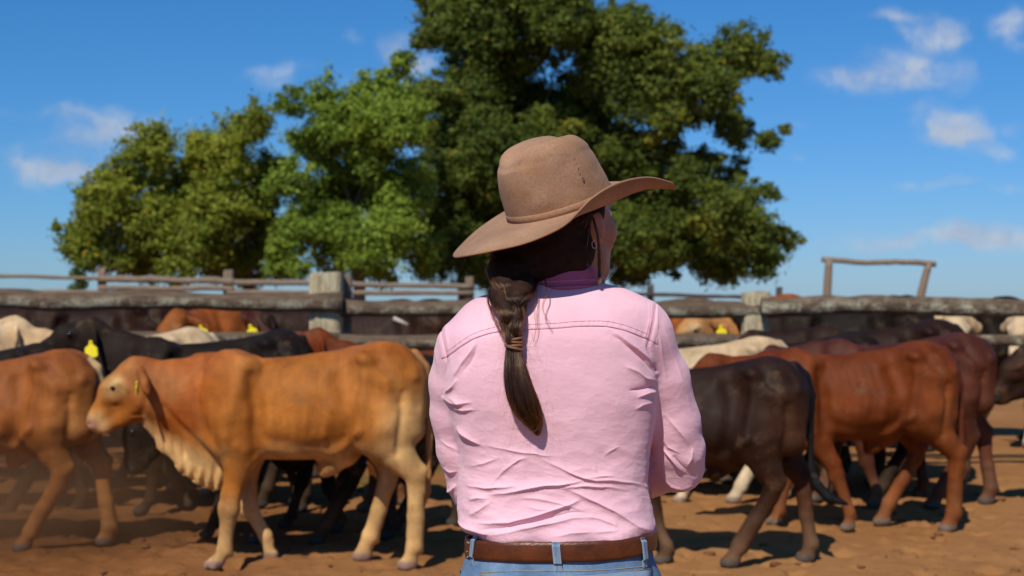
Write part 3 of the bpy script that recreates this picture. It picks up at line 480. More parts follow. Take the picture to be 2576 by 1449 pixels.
COATS = dict(
 tan=coat('coat_tan', (.42, .145, .023), (.30, .060, .007), (.74, .48, .20), (.42, .2, .07), (.36, .17, .11), .8, .58, (.30, .19, .15), .2, .14),
 orange=coat('coat_orange', (.30, .092, .015), (.24, .052, .008), (.44, .21, .065), (.55, .36, .17), (.3, .15, .1), .6, .55, (.14, .10, .085), .4, .2),
 black=coat('coat_black', (.014, .0095, .0075), (.022, .013, .009), (.020, .014, .011), (.009, .007, .006), (.03, .03, .034), .5, .55, (.06, .055, .05), .3, .1),
 brown=coat('coat_brown', (.025, .0092, .0045), (.017, .0065, .0035), (.085, .033, .014), (.006, .0055, .006), (.02, .016, .015), .75, .52, (.10, .08, .065), .6, .16),
 red=coat('coat_red', (.165, .037, .0065), (.125, .022, .004), (.25, .078, .02), (.10, .024, .01), (.12, .05, .04), .55, .52, (.17, .13, .10), .3, .14),
 darkred=coat('coat_darkred', (.085, .020, .0085), (.06, .014, .007), (.14, .05, .025), (.05, .016, .009), (.06, .03, .025), .55, .5, (.10, .08, .07), .45, .22),
 cream=coat('coat_cream', (.66, .50, .31), (.58, .38, .2), (.74, .62, .44), (.6, .46, .3), (.5, .3, .25), .8, .6, (.3, .22, .17), .3, .15),
 fawn=coat('coat_fawn', (.52, .25, .07), (.42, .15, .035), (.70, .52, .30), (.4, .22, .1), (.45, .25, .18), .7, .6, (.25, .17, .12), .25, .15))
EYE = plain('eye', (.012, .008, .006), .12, .1, 5, spec=.6); TAG = plain('tag_yellow', (.86, .68, .02), .4, .06, 8, spec=.4)
def tag_mesh():
    o = [(-.008, .0), (.008, .0), (.011, -.022), (.034, -.040), (.036, -.082), (.026, -.092), (-.026, -.092), (-.036, -.082), (-.034, -.040), (-.011, -.022)]; n = len(o)
    V = [(x, -.0015, z) for x, z in o]+[(x, .0015, z) for x, z in o]; F = [tuple(range(n)), tuple(range(n, 2*n))[::-1]]+[(i, i+n, (i+1) % n+n, (i+1) % n) for i in range(n)]
    V2, F2 = tube(np.array([[0, -.006, -.008, .006], [0, .006, -.008, .006]]), 8); return mesh('ear_tag', *join([(np.array(V), F), (V2, F2)]), TAG, False)
bm = bmesh.new(); bmesh.ops.create_uvsphere(bm, u_segments=12, v_segments=8, radius=.023); EYEM = bpy.data.meshes.new('eye'); bm.to_mesh(EYEM); bm.free(); EYEM.materials.append(EYE); EYEM.polygons.foreach_set('use_smooth', [True]*len(EYEM.polygons)); TAGM = tag_mesh()
CM = dict(hero=cow_mesh('walk', .0105), rear=cow_mesh('rear', .012, 0, 2), stride=cow_mesh('stride', .012, 0, 5), low=cow_mesh('rear', .0135, .5, 8), high=cow_mesh('walk', .0135, -.45, 11), amble=cow_mesh('amble', .013, 0, 14))
for c in CM.values(): c['me'].materials.append(COATS['tan'])
GROUP = 'young cattle standing and walking in the yard'
def cow(kind, coatn, px, Y, label, anchor=2030, rz=0., sc=1., tags=(), name='calf', group=GROUP, tagrot=None):
    """stand one animal so that the side-sheet column `anchor` sits at sight column px, Y metres away"""
    m_ = CM[kind]; X = (px-1288)*K*Y; lx, ly = ((anchor-1050)*.915e-3, 0) if not isinstance(anchor, str) else (m_['ear'][0], -.19); ca, sa = math.cos(rz), math.sin(rz); root = empty(name, (X-sc*(ca*lx-sa*ly), Y-sc*(sa*lx+ca*ly), 0), rz, sc); tag(root, label, 'calf', group)
    b = link('body', m_['me'], root); b.material_slots[0].link = 'OBJECT'; b.material_slots[0].material = COATS[coatn]
    for e in m_['eyes']: o = link('eye', EYEM, root); o.location = e
    for s in tags:
        o = link('ear_tag', TAGM, root); o.location = (m_['ear'][0]+.012, s*.175, m_['ear'][1]-.01); o.rotation_euler = (0, random.uniform(-.3, .1), -.25*s)
        o.scale = (1.15,)*3 if kind != 'hero' or coatn != 'tan' else (.75,)*3
        if tagrot is not None: o.rotation_euler = (0, random.uniform(-.35, .2), tagrot-rz); o.location.y = s*.20; o.location.x -= .03*abs(math.sin(rz))+.012+sa*.05; o.location.y -= ca*.05
    return root
cow('hero', 'tan', 1075, 7.53, 'tan calf in full side view with a pale pleated dewlap, nearest on the left', 2040, 0, 1.0, (-1,), tagrot=1.52)
cow('amble', 'orange', 252, 8.05, 'orange brown calf cut off by the left edge, only its hindquarters and pale tail showing', 2030, -.06, .95)
cow('rear', 'brown', 2036, 7.5, 'dark chocolate calf with a long black tail, just right of the pink sleeve', 2040, -.22, .93)
cow('stride', 'red', 2400, 8.75, 'glossy red calf walking behind the chocolate calf on the right', 2030, -.02, .97)
cow('amble', 'darkred', 2497, 9.7, 'dark red calf half hidden behind the rump of the glossy red one', 2030, -.1, 1.0)
cow('hero', 'brown', 2490, 9.6, 'dark brown calf entering head first at the right edge', 75, .05, 1.0, (-1,))
cow('low', 'black', 330, 8.3, 'black calf with its head lowered behind the tan calf', 250, -.03, .92)
cow('high', 'black', 236, 9.2, 'black calf with a yellow ear tag looking over the orange calf', 'ear', .12, 1.02, (-1,), tagrot=-.1)
cow('high', 'cream', 22, 10.2, 'cream calf with a raised head behind the black tagged calf', 430, .1, 1.02)
cow('high', 'red', 776, 9.6, 'red calf whose peaked poll rises behind the back of the tan calf', 400, .04, .96)
cow('rear', 'cream', 1985, 10., 'cream calf with a pale back, behind the chocolate calf', 2030, .03, .97)
cow('hero', 'black', 2215, 10.7, 'black calf whose back shows above the glossy red calf', 2030, .05, .98)
cow('stride', 'brown', 2425, 11., 'dark brown calf with a rounded back below the fence rail on the right', 2030, -.05, 1.06)
cow('low', 'black', 1150, 8.75, 'black calf with only its hind legs showing left of the pink elbow', 2030, .08, .9)
cow('rear', 'black', 190, 9.4, 'added black calf darkening the dusty ground beyond the orange calf', 2030, .04, .95)  # this calf and the next are added to darken the sunlit left corner
cow('amble', 'black', 60, 11., 'added black calf darkening the back of the dusty left corner, by the fence', 2030, -.05, 1.)
cow('stride', 'black', 980, 9.9, 'black calf whose legs show under the belly of the tan calf', 2030, -.03, .93)
cow('rear', 'black', 2330, 10.1, 'black calf whose dark legs show under the belly of the red calf', 2030, .03, .92)
cow('amble', 'brown', 1840, 10.9, 'dark brown calf behind the cream one, legs visible past the pink elbow', 2030, .05, .9)
cow('amble', 'black', 440, 11.1, 'added black calf shading the ground by the fence, beyond the head of the tan calf', 2030, .03, .95)  # this calf and the next two are added occluders that darken the ground
cow('rear', 'black', 790, 11.2, 'added black calf shading the ground by the fence, beyond the shoulder of the tan calf', 2030, -.04, .95)
cow('amble', 'black', 2130, 11.5, 'added black calf by the right post, shading the ground beyond the red calf', 2030, -.04, .92)
B2 = 'cattle crowded behind the log fence'
def far(kind, c, px, Y, label, anchor, rz, sc=1.2, tags=(), tr=None): cow(kind, c, px, Y, label, anchor, rz, sc, tags, 'cow', B2, tr)
far('hero', 'brown', 460, 13.2, 'dark brown cow side on behind the left log rail, ahead of the orange faced one', 2030, .1)
far('hero', 'darkred', 128, 13.4, 'brown eared cow behind the fence at far left with a yellow tag', 'ear', .9, 1.26, (-1,), 0)
far('stride', 'orange', 510, 12.9, 'orange faced cow with a yellow tag behind the fence, left of the post', 'ear', 1.1, 1.2, (-1,), 0)
far('hero', 'darkred', 634, 13.3, 'dark red cow with a bright yellow tag behind the fence close to the split post', 'ear', .35, 1.2, (-1,), 0)
far('rear', 'brown', 1060, 13.4, 'dark brown cow behind the fence right of the split post', 1700, -.1)
far('stride', 'black', 1250, 14.6, 'black cow behind the fence hidden mostly by the pink shirt', 1500, -.1, 1.24)
far('hero', 'fawn', 1812, 13.0, 'fawn cow behind the fence with a yellow tag right of the shoulder', 'ear', .5, 1.2, (-1,), 0)
far('stride', 'orange', 1760, 14.4, 'orange cow standing close behind the fawn tagged one', 1000, .1, 1.24)
far('rear', 'black', 2120, 13.2, 'black cow side on behind the right log rail', 1300, -.1)
far('hero', 'brown', 2262, 13.9, 'brown cow facing the fence beside the cream faced one', 250, 1.3, 1.24, (-1,), 0)
far('hero', 'cream', 2408, 13.0, 'cream faced cow looking straight out through the right fence', 250, 1.5, 1.2)
far('stride', 'black', 2500, 14.4, 'black cow behind the cream faced one, by the right edge', 1700, .05, 1.22)
far('stride', 'cream', 2580, 13.2, 'cream cow at the right edge behind the fence', 390, .9, 1.2, (-1,), 0)
far('stride', 'brown', 150, 15., 'dark brown cow at the back of the left group behind the fence', 1700, -.05, 1.24)
far('hero', 'darkred', 860, 14.8, 'dark red cow far behind the split post', 1800, .05, 1.24)
# ------------------------------------------------------------------ the person in the foreground
YC = 2.6
def W(px, py, dy=0.): return P(px, py, YC+dy)
def ring_x(px, dy=0.): return (px-1288)*K*(YC+dy)
def zz(py, dy=0.): return H+(HZ-py)*K*(YC+dy)
px0 = ring_x(1408)
person = empty('person', (px0, YC, 0)); OFF = np.array([px0, YC, 0])
tag(person, 'person seen from behind in tan hat, pink shirt and jeans, long dark plait', 'person')
def plink(name, V, F, m_, parent=None, smooth=True, attrs=None): return link(name, mesh(name, np.asarray(V)-OFF, F, m_, smooth, attrs), parent or person)
psi_h = math.radians(43); FH = np.array([math.sin(psi_h), math.cos(psi_h), .14]); FH /= np.linalg.norm(FH); RH = np.array([math.cos(psi_h), -math.sin(psi_h), 0]); UH = np.cross(RH, FH)
HC = W(1424, 566, .03)
def hp(f, r, u): return HC+f*FH+r*RH+u*UH
# hat frame: front, right, up and the crown's footprint
_ps, _al, _ro = np.radians([57, 19.5, 4]); _f0 = np.array([math.sin(_ps), math.cos(_ps), 0]); _r0 = np.array([math.cos(_ps), -math.sin(_ps), 0]); _u0 = np.array([0, 0, 1.])
hf_ = math.cos(_al)*_f0+math.sin(_al)*_u0; hu_ = math.cos(_al)*_u0-math.sin(_al)*_f0; hr_ = math.cos(_ro)*_r0-math.sin(_ro)*hu_; hu_ = math.cos(_ro)*hu_+math.sin(_ro)*_r0
HATC = W(1414, 524, .03); HATM = np.stack([hf_, hr_, hu_]); AF, AR = .107, .084
def under_hat(V, k):
    """keep head and hair inside the crown where the hat covers them"""
    q = (V-HATC) @ HATM.T; g = np.clip((q[:, 2]+.012)/.015, 0, 1); e = np.hypot(q[:, 0]/AF, q[:, 1]/AR); lim = k-1.9*np.maximum(q[:, 2], 0); s = np.where(e > lim, lim/np.maximum(e, 1e-6), 1); s = 1+(s-1)*g
    q[:, 0] *= s; q[:, 1] *= s; q[:, 2] = np.where(q[:, 2] > .085, .085+.2*(q[:, 2]-.085), q[:, 2]); return HATC+q @ HATM
def L(px, py, dy, r): return (*W(px, py, dy), r)
RARM = [L(1612, 842, .0, .052), L(1664, 950, .03, .051), L(1692, 1060, .055, .0505), L(1704, 1130, .075, .050), L(1706, 1172, .095, .0475), L(1640, 1185, .18, .047), L(1540, 1175, .23, .043), L(1430, 1160, .27, .036)]
LARM = [L(1166, 884, .0, .050), L(1148, 962, .025, .0500), L(1150, 1040, .045, .049), L(1158, 1130, .06, .044), L(1174, 1215, .075, .035), L(1190, 1240, .09, .037), L(1270, 1228, .18, .041), L(1390, 1200, .245, .036)]
ST = np.array([  # sight row, left edge, right edge, half depth, centre offset, shape
 (692, 1368, 1488, .050, .02, 2.0), (706, 1338, 1500, .058, .02, 2.1), (722, 1290, 1535, .068, .016, 2.2), (742, 1238, 1590, .080, .012, 2.3), (768, 1190, 1638, .093, .008, 2.4), (800, 1158, 1644, .104, .004, 2.5), (840, 1130, 1646, .112, 0, 2.6), (900, 1122, 1650, .117, 0, 2.6), (985, 1120, 1652, .120, .003, 2.6),
 (1060, 1136, 1647, .118, .008, 2.5), (1150, 1158, 1635, .113, .012, 2.5), (1240, 1151, 1632, .112, .012, 2.5), (1296, 1152, 1644, .116, .010, 2.5), (1326, 1160, 1649, .120, .008, 2.5), (1340, 1172, 1642, .120, .008, 2.5), (1353, 1200, 1616, .112, .008, 2.5)], float)
def torso(F, shrink, k, zlo=None, extra=None):
    zs = np.array([zz(r) for r in ST[:, 0]])[::-1]; cx = spl(zs, ((np.array([ring_x(a) for a in ST[:, 1]])+np.array([ring_x(a) for a in ST[:, 2]]))/2)[::-1]); a = spl(zs, ((np.array([ring_x(q) for q in ST[:, 2]])-np.array([ring_x(q) for q in ST[:, 1]]))/2)[::-1])
    b = spl(zs, ST[::-1, 3]); cy = spl(zs, ST[::-1, 4]); ex = spl(zs, ST[::-1, 5])
    def fn(x, y, z):
        zc = np.clip(z, zs[0], zs[-1]); A = a(zc)-shrink; B = b(zc)-shrink; E_ = ex(zc)
        q = (np.abs((x-cx(zc))/A)**E_+np.abs((y-YC-cy(zc))/B)**E_)**(1/E_); d = (q-1)*np.minimum(A, B); e = np.maximum(np.abs(z-zc)-0, 0)
        return np.where(e > 0, np.sqrt(np.maximum(d, 0)**2+e**2)+np.minimum(d, 0), d)
    F.add(fn, (ring_x(1060), YC-.16, zs[0]-.02), (ring_x(1720), YC+.16, zs[-1]+.02), k)
# --- the body: one continuous figure under the clothes, face and hands included
def body():
    F = Field((px0-.36, YC-.22, -.01), (px0+.36, YC+.36, 1.72), .0058); torso(F, .012, .02)
    F.chain([(*hp(-.02, 0, -.03), .058), (*W(1428, 690, .02), .056), (*W(1425, 730, .012), .066)], .03)
    F.ell(HC+UH*.02-FH*.008, (.096, .076, .10), .03, [FH, RH, UH]); F.ell(hp(.026, 0, -.048), (.066, .056, .062), .03, [FH, RH, UH])
    F.cone(hp(.060, 0, -.092), hp(.055, 0, -.09), .02, .021, .03); F.cone(hp(.012, .046, -.07), hp(.052, .018, -.092), .019, .017, .03); F.cone(hp(.012, -.046, -.07), hp(.052, -.018, -.092), .019, .017, .03)
    F.chain([(*hp(.085, 0, .02), .010), (*hp(.100, 0, -.018), .0105)], .012); F.cone(hp(.098, .012, -.024), hp(.098, -.012, -.024), .009, .009, .01)
    for s in (-1, 1):
        F.ell(hp(.088, s*.033, .012), (.014, .018, .012), .01, [FH, RH, UH], 's'); F.cone(hp(.078, s*.033, .032), hp(.086, s*.012, .03), .012, .01, .015); F.ell(hp(.052, s*.043, -.02), (.03, .02, .022), .03, [FH, RH, UH])
        F.ell(hp(-.008, s*.078, -.008), (.022, .011, .033), .008, [FH, RH, UH])
    F.cone(hp(.088, .018, -.054), hp(.088, -.018, -.054), .007, .007, .008); F.cone(hp(.084, .015, -.064), hp(.084, -.015, -.064), .008, .008, .008)
    for arm in (RARM, LARM):
        c = [(*p[:3], max(p[3]-.016, .020)) for p in arm]; F.chain(c, .02); w_ = np.array(arm[-1][:3]); d = w_-np.array(arm[-2][:3]); d /= np.linalg.norm(d); up = np.array([0, 0, 1.]); s = np.cross(d, up); s /= np.linalg.norm(s)
        F.chain([(*(w_+d*.01), .026), (*(w_+d*.05), .03), (*(w_+d*.085), .027)], .015, (1, .7, 1))
        for i, ln in enumerate((.064, .074, .070, .054)):        # four fingers curling round the other arm
            b0 = w_+d*.092+up*(.030-.020*i); F.chain([(*b0, .0092), (*(b0+d*ln*.45+s*.006), .0086), (*(b0+d*ln*.72-s*.012), .008), (*(b0+d*ln*.86-s*.034), .0072)], .004)
        b0 = w_+d*.035+up*.028; F.chain([(*b0, .012), (*(b0+d*.028+up*.026), .0105), (*(b0+d*.058+up*.034-s*.008), .009)], .006)
    zb = zz(1405); F.ell((px0, YC+.008, zb-.07), (.158, .105, .14), .03)
    for s in (-1, 1): F.chain([(px0+s*.088, YC, zb-.1, .088), (px0+s*.095, YC-.005, .5, .062), (px0+s*.098, YC-.015, .36, .058), (px0+s*.1, YC-.01, .1, .04)], .03); F.chain([(px0+s*.1, YC-.03, .05, .042), (px0+s*.105, YC+.13, .035, .034)], .02)
    V, Q = F.mesh(2); V = under_hat(V, .93); lip = np.exp(-np.sum((V-hp(.097, 0, -.061))**2, 1)/.016**2)
    mt, t = mat('skin'); n = t.noise(t.obj, 40, 4); c = t.mix(t.remap(n, .3, .7), (.36, .14, .072), (.43, .18, .10)); c = t.mix(t.attr('lip'), c, (.28, .08, .065)); setc(t, c, .5, .3, Subsurface_Weight=.12, Subsurface_Scale=.02); t.b.inputs['Subsurface Radius'].default_value = (1, .35, .2)
    plink('body', V, Q, mt, None, True, {'lip': np.clip(lip, 0, 1)})
    em = plain('eye_white', (.75, .72, .68), .2, .03)
    for s in (-1, 1):
        bm = bmesh.new(); bmesh.ops.create_uvsphere(bm, u_segments=14, v_segments=10, radius=.0115); me = bpy.data.meshes.new('eyeball'); bm.to_mesh(me); bm.free(); me.materials.append(em); o = link('eyeball', me, person); o.location = Vector(hp(.078, s*.033, .012)-OFF)
        V, F_ = tube(np.array([[*hp(.0875, s*.033, .012), .0052], [*hp(.0897, s*.033, .012), .0048]]), 12); plink('iris', V-0, F_, EYE)
        rngl = [[[*hp(.09-abs(q)*.004, s*(.033+q*.013), .0165), .0006], [*hp(.094-abs(q)*.004, s*(.034+q*.016), .0175), .0004], [*hp(.0965-abs(q)*.003, s*(.0345+q*.018), .021), .0002]] for q in np.linspace(-1, 1, 15)]
        V, F_ = join([tube(np.array(q), 4) for q in rngl]); plink('eyelashes', V, F_, EYE)
    th = np.linspace(0, 2*np.pi, 22); c0 = hp(-.022, .082, -.036); V, F_ = tube(np.array([[*(c0+FH*.007*math.sin(a)+UH*.007*math.cos(a)), .0005] for a in th]), 6, False); plink('earring', V, F_, plain('silver', (.7, .7, .68), .2, .05))
body()
# --- shirt
def seg_dist(x, y, pts):
    """distance to a polyline and which side (positive below)"""
    best = np.full(x.shape, 1e9); side = np.zeros(x.shape); tt = np.zeros(x.shape); n = len(pts)-1
    for i in range(n):
        (ax, ay), (bx, by) = pts[i], pts[i+1]; dx, dy = bx-ax, by-ay; L2 = dx*dx+dy*dy; t = np.clip(((x-ax)*dx+(y-ay)*dy)/L2, 0, 1); ex, ey = x-ax-t*dx, y-ay-t*dy; d = np.hypot(ex, ey); sd = ex*-dy+ey*dx
        m_ = d < best; best = np.where(m_, d, best); side = np.where(m_, np.sign(sd)*(1 if dx >= 0 else -1), side); tt = np.where(m_, (i+t)/n, tt)
    return best, side, tt
def c3(l): return [(1037.7+a*.30555, 1006.3+b*.30555) for a, b in l]
def c2(l): return [(1037.7+a*.3052, 628.9+b*.3052) for a, b in l]
# creases: polyline, height in mm, width above and below in sight units
CR = [(c3([(590, 365), (740, 395), (900, 425), (1050, 448), (1170, 460)]), 2.6, 6, 5), (c3([(470, 545), (590, 525), (700, 475)]), 2.6, 7, 5), (c3([(640, 700), (720, 610), (820, 520), (880, 485), (960, 472)]), 3.2, 8, 5),
      (c3([(1080, 490), (1200, 550), (1300, 600), (1400, 637), (1500, 660), (1650, 668), (1800, 680), (1930, 715)]), 5.5, 10, 6), (c3([(1400, 637), (1540, 625), (1660, 632)]), 3.5, 7, 5), (c3([(430, 708), (540, 712), (650, 722), (760, 716), (850, 700)]), 5.5, 8, 6),
      (c3([(600, 770), (760, 765), (880, 742), (1000, 722), (1250, 692), (1330, 680), (1400, 660)]), 6.5, 9, 6), (c3([(1210, 730), (1300, 718), (1400, 712), (1500, 716), (1580, 722), (1740, 748)]), 5, 8, 6),
      (c3([(1260, 735), (1360, 780), (1450, 830), (1550, 880), (1650, 930), (1750, 990), (1850, 1040), (1975, 1085)]), 8, 12, 8), (c3([(880, 810), (1000, 816), (1100, 830), (1200, 852), (1290, 880), (1430, 930)]), 3.5, 7, 5),
      (c3([(520, 1015), (650, 1022), (800, 1003), (1000, 952), (1200, 892), (1300, 858), (1385, 822)]), 7.5, 11, 7), (c3([(1440, 968), (1550, 992), (1620, 1020), (1690, 1055)]), 3.5, 7, 5), (c3([(560, 1070), (700, 1060), (900, 1012), (1150, 962), (1280, 935), (1430, 930)]), -6, 8, 6),
      (c3([(640, 1120), (800, 1085), (950, 1048), (1050, 1022), (1150, 1012), (1300, 985), (1480, 965)]), 6, 10, 8), (c3([(1480, 1104), (1600, 1090), (1700, 1080)]), 3, 6, 5), (c3([(385, 1005), (450, 1040), (540, 1085), (650, 1112)]), 9, 12, 8), (c3([(420, 1085), (500, 1120), (590, 1130)]), -8, 9, 7),
      (c3([(360, 215), (420, 260), (490, 315), (560, 372)]), 8, 12, 8), (c3([(300, 60), (420, 85), (520, 78)]), 4, 8, 6), (c3([(280, -20), (380, 30), (500, 20)]), 4, 8, 6),
      (c2([(515, 762), (480, 830), (430, 905), (370, 1010), (320, 1100)]), 6, 10, 8), (c2([(530, 775), (505, 850), (470, 920), (410, 1010)]), -5, 6, 6), (c2([(1640, 690), (1720, 735), (1800, 800), (1900, 900), (1960, 975), (2005, 1040)]), -6.5, 6, 9), (c2([(1650, 660), (1760, 740), (1850, 815), (1940, 905), (1990, 975)]), 6, 11, 8),
      (c2([(2010, 1105), (1960, 1135), (1880, 1150), (1780, 1160)]), -5, 7, 9), (c2([(2005, 1080), (1920, 1060), (1820, 1000), (1740, 960)]), 4.5, 10, 8), (c2([(2010, 1165), (1950, 1180), (1860, 1215)]), 4, 8, 7), (c2([(1985, 1260), (1900, 1275), (1830, 1310)]), 3, 8, 7),
      (c2([(250, 1225), (330, 1265), (430, 1280)]), 6, 9, 7), (c2([(260, 1190), (330, 1130), (380, 1060)]), 5, 8, 7), (c3([(1960, 690), (1965, 800), (1985, 940)]), 4, 8, 8), (c3([(450, 840), (540, 800), (620, 800)]), 6, 14, 10), (c3([(480, 960), (560, 900), (640, 830)]), 5, 14, 10),
      (c3([(1570, 465), (1640, 425), (1715, 385)]), 2.2, 6, 5), (c3([(1150, 1130), (1300, 1105), (1500, 1090)]), 3, 8, 6), (c3([(930, 880), (1050, 900), (1150, 895)]), 2.5, 6, 5), (c3([(1480, 490), (1500, 600), (1560, 760)]), 1.6, 5, 5),
      # sleeves
      (c3([(2060, 380), (2100, 440), (2160, 510), (2235, 580)]), 7, 10, 7), (c3([(2140, 450), (2190, 500), (2265, 565)]), -7, 8, 8), (c3([(2070, 650), (2140, 705), (2230, 722), (2330, 695)]), 6, 9, 7), (c3([(2060, 300), (2110, 380), (2200, 430)]), 4, 8, 7), (c3([(2250, 560), (2300, 470), (2310, 380)]), 4, 8, 8), (c2([(2060, 620), (2110, 760), (2160, 900), (2230, 1100), (2290, 1300)]), 3, 9, 9), (c2([(2010, 640), (2050, 800), (2070, 940), (2090, 1060)]), 3.5, 9, 8),
      (c3([(2080, 120), (2170, 240), (2280, 380)]), 4, 9, 8), (c3([(250, 560), (300, 590), (370, 585)]), 4, 8, 6), (c3([(290, 760), (330, 740), (370, 690)]), 5, 8, 6), (c3([(215, 330), (290, 380), (360, 400)]), 2.5, 8, 6), (c2([(190, 760), (200, 900), (215, 1040)]), 2.5, 8, 8)]
YOKE = c2([(245, 895), (285, 880), (390, 800), (500, 732), (620, 690), (740, 667), (900, 657), (1200, 642), (1330, 630), (1450, 625), (1600, 628), (1750, 660), (1930, 730), (1960, 745)])
def shirt():
    F = Field((px0-.27, YC-.16, zz(1385)), (px0+.29, YC+.34, zz(670)), .0058); torso(F, 0, .014)
    for arm, k in ((RARM, .012), (LARM, .012)): F.chain(arm, .012)
    F.cone(W(1548, 790, .0), W(1618, 838, .0), .045, .05, .03); F.cone(W(1225, 815, .0), W(1178, 872, .0), .045, .046, .03)
    V, Q = F.mesh(2)
    # one round of smooth subdivision through a modifier, then the folds are pressed in
    me = mesh('tmp', V, Q); o = bpy.data.objects.new('tmp', me); COL.objects.link(o); md = o.modifiers.new('s', 'SUBSURF'); md.levels = 2; dg = bpy.context.evaluated_depsgraph_get(); ev = o.evaluated_get(dg).to_mesh()
    V = np.empty(len(ev.vertices)*3, np.float32); ev.vertices.foreach_get('co', V); V = V.reshape(-1, 3).astype(float); Q = np.empty(len(ev.polygons)*4, np.int32); ev.loops.foreach_get('vertex_index', Q); Q = Q.reshape(-1, 4); bpy.data.objects.remove(o, do_unlink=True)
    N = normals(V, Q); px, py = proj(V); back = np.clip((-N[:, 1]+.25)/.5, 0, 1); D = np.zeros(len(V)); wob_ = np.stack([fbm(V*22+1, 2), fbm(V*22+51, 2)], 1)*16
    for pts, amp, wu, wd in CR:
        pa = np.array(pts); m_ = np.flatnonzero((px > pa[:, 0].min()-45) & (px < pa[:, 0].max()+45) & (py > pa[:, 1].min()-45) & (py < pa[:, 1].max()+45) & (back > 0)); jx = px[m_]+wob_[m_, 0]; jy = py[m_]+wob_[m_, 1]
        d, s, t = seg_dist(jx, jy, pts); w_ = np.where(s > 0, wd*.55, wu*.8); slv = pa[:, 0].mean() > 1655; D[m_] += amp*(.8 if slv else 1)*np.sin(np.pi*np.clip(t, .02, .98))**.8*back[m_]*(.00048*np.exp(-(d/(w_*.5))**2)+.00055*np.exp(-(d/(w_*1.7))**2))
    low = np.clip((py-1020)/200, 0, 1); cr = V*np.array([16, 30, 34]); n1 = fbm(V*[26, 20, 38]+3.3, 3); 
    D += n1*.0014*(.4+.6*low)+fbm(V*9+2, 2)*.0035+fbm(np.stack([px*.012+py*.02, py*.055-px*.018, V[:, 1]*9], 1), 3)*.0022*(.25+.75*low)+fbm(np.stack([px*.02-py*.03, py*.05+px*.012, V[:, 1]*9+5], 1), 2)*.0016*(.2+.8*low)
    front = N[:, 1] > .2; D += front*(fbm(V*14, 3)*.006)
    d, s, t = seg_dist(px, py, YOKE); yk = (s < 0) & (N[:, 1] < .4) & (px > 1112) & (px < 1655) & (py < 905); D += np.where(yk, np.clip(d/1.3, 0, 1)*.0011, -.0006*np.exp(-(d/4)**2)*back); pk = np.sin(px*.42+np.sin(px*.05)*3)*np.exp(-((d-8)/6)**2)*yk; D += pk*.0003
    for pl, in ((c2([(2003, 455), (1990, 590), (1955, 735), (1938, 800), (1962, 900), (2008, 995)]),), (c2([(240, 600), (250, 720), (285, 880), (290, 930), (265, 1050), (248, 1200)]),)):
        d, s, t = seg_dist(px, py, pl); D += -.0015*np.exp(-(d/2.6)**2)*back+.0012*np.exp(-((d-9)/6)**2)*back
    hem = np.clip((py-1330)/30, 0, 1); D += hem*.004*np.sin(px*.045+1)*back
    V = V+N*D[:, None]
    mt, t = mat('pink_cotton'); a = t.noise(t.obj, 6, 5, .6); m1 = t.new('ShaderNodeTexWave', {'Vector': t.obj, 'Scale': 520., 'Distortion': 1.5, 'Detail': 1.}, wave_type='BANDS', bands_direction='Z').outputs['Fac']; b = t.noise(t.obj, 900, 2); c = t.noise(t.new('ShaderNodeMapping', {'Vector': t.obj, 'Scale': (1, 1, 1.6)}).outputs[0], 48, 6, .62, dist=.7)
    col = t.mix(t.remap(a, .3, .7), (.74, .425, .505), (.82, .50, .58)); col = t.mix(t.remap(c, .58, .75, 0, .25), col, (.87, .60, .68)); setc(t, col, .85, .12, Sheen_Weight=.25, Sheen_Roughness=.5)
    wv = t.vm('ADD', t.obj, t.vm('MULTIPLY', t.vm('SUBTRACT', t.noise(t.obj, 7., 3, .5, 1), (.5, .5, .5)), (.10, .10, .05)))
    def vor(sc, st): return t.new('ShaderNodeTexVoronoi', {'Vector': t.new('ShaderNodeMapping', {'Vector': wv, 'Scale': st, 'Rotation': (.2, .3, .1)}).outputs[0], 'Scale': sc}, feature='F1').outputs['Distance']
    cru = t.math('MULTIPLY', t.math('ADD', vor(9., (1, 1, 1.9)), t.math('MULTIPLY', vor(21., (1, 1, 1.6)), .5)), t.attr('low'))
    bump(t, t.math('ADD', t.math('MULTIPLY', cru, 7.), t.math('ADD', t.math('MULTIPLY', m1, .1), t.math('ADD', t.math('MULTIPLY', b, .15), t.math('MULTIPLY', c, 1.5)))), .55, .0016)
    sh = plink('shirt', V, Q, mt, None, True, {'low': .28+.72*np.clip((py-960)/220, 0, 1)}); bv = BVHTree.FromPolygons([Vector(v) for v in V], [tuple(map(int, q)) for q in Q]); org = Vector((0, 0, H))
    def onto(pts, r, off=.0006, n=60):
        q = path([(a, b, 0) for a, b in pts], n); out = []
        for a, b, _ in q:
            d = Vector(P(a, b, 1.))-org; d.normalize(); h = bv.ray_cast(org, d)
            if h[0] is not None: out.append([*(h[0]-d*off), r])
        return out
    th = plain('thread', (.64, .32, .42), .8, .2, 60); pale = plain('cotton_edge', (.86, .55, .68), .85, .1, 60); seams = []
    def up(l, k): return [(a, b-k) for a, b in l]
    for pts, r in ((YOKE[1:-1], .0005), (up(YOKE[1:-1], 12.5), .00035), (c2([(2003, 460), (1990, 590), (1955, 735), (1938, 800), (1962, 900), (2008, 995)]), .0007), (c2([(1962, 440), (1952, 590), (1922, 715)]), .0005), (c2([(1978, 450), (1968, 590), (1938, 722)]), .0004), (c2([(240, 605), (250, 720), (285, 880), (292, 925)]), .0006), (c2([(258, 600), (272, 720), (303, 858)]), .0005), (c3([(2045, 480), (2050, 560), (2055, 640), (2062, 690)]), .0006), (c3([(400, 560), (385, 640), (378, 720)]), .0005)):
        o_ = onto(pts, r)
        if len(o_) > 3: V_, F_ = tube(np.array(o_), 5); plink('seam', V_, F_, th, sh)
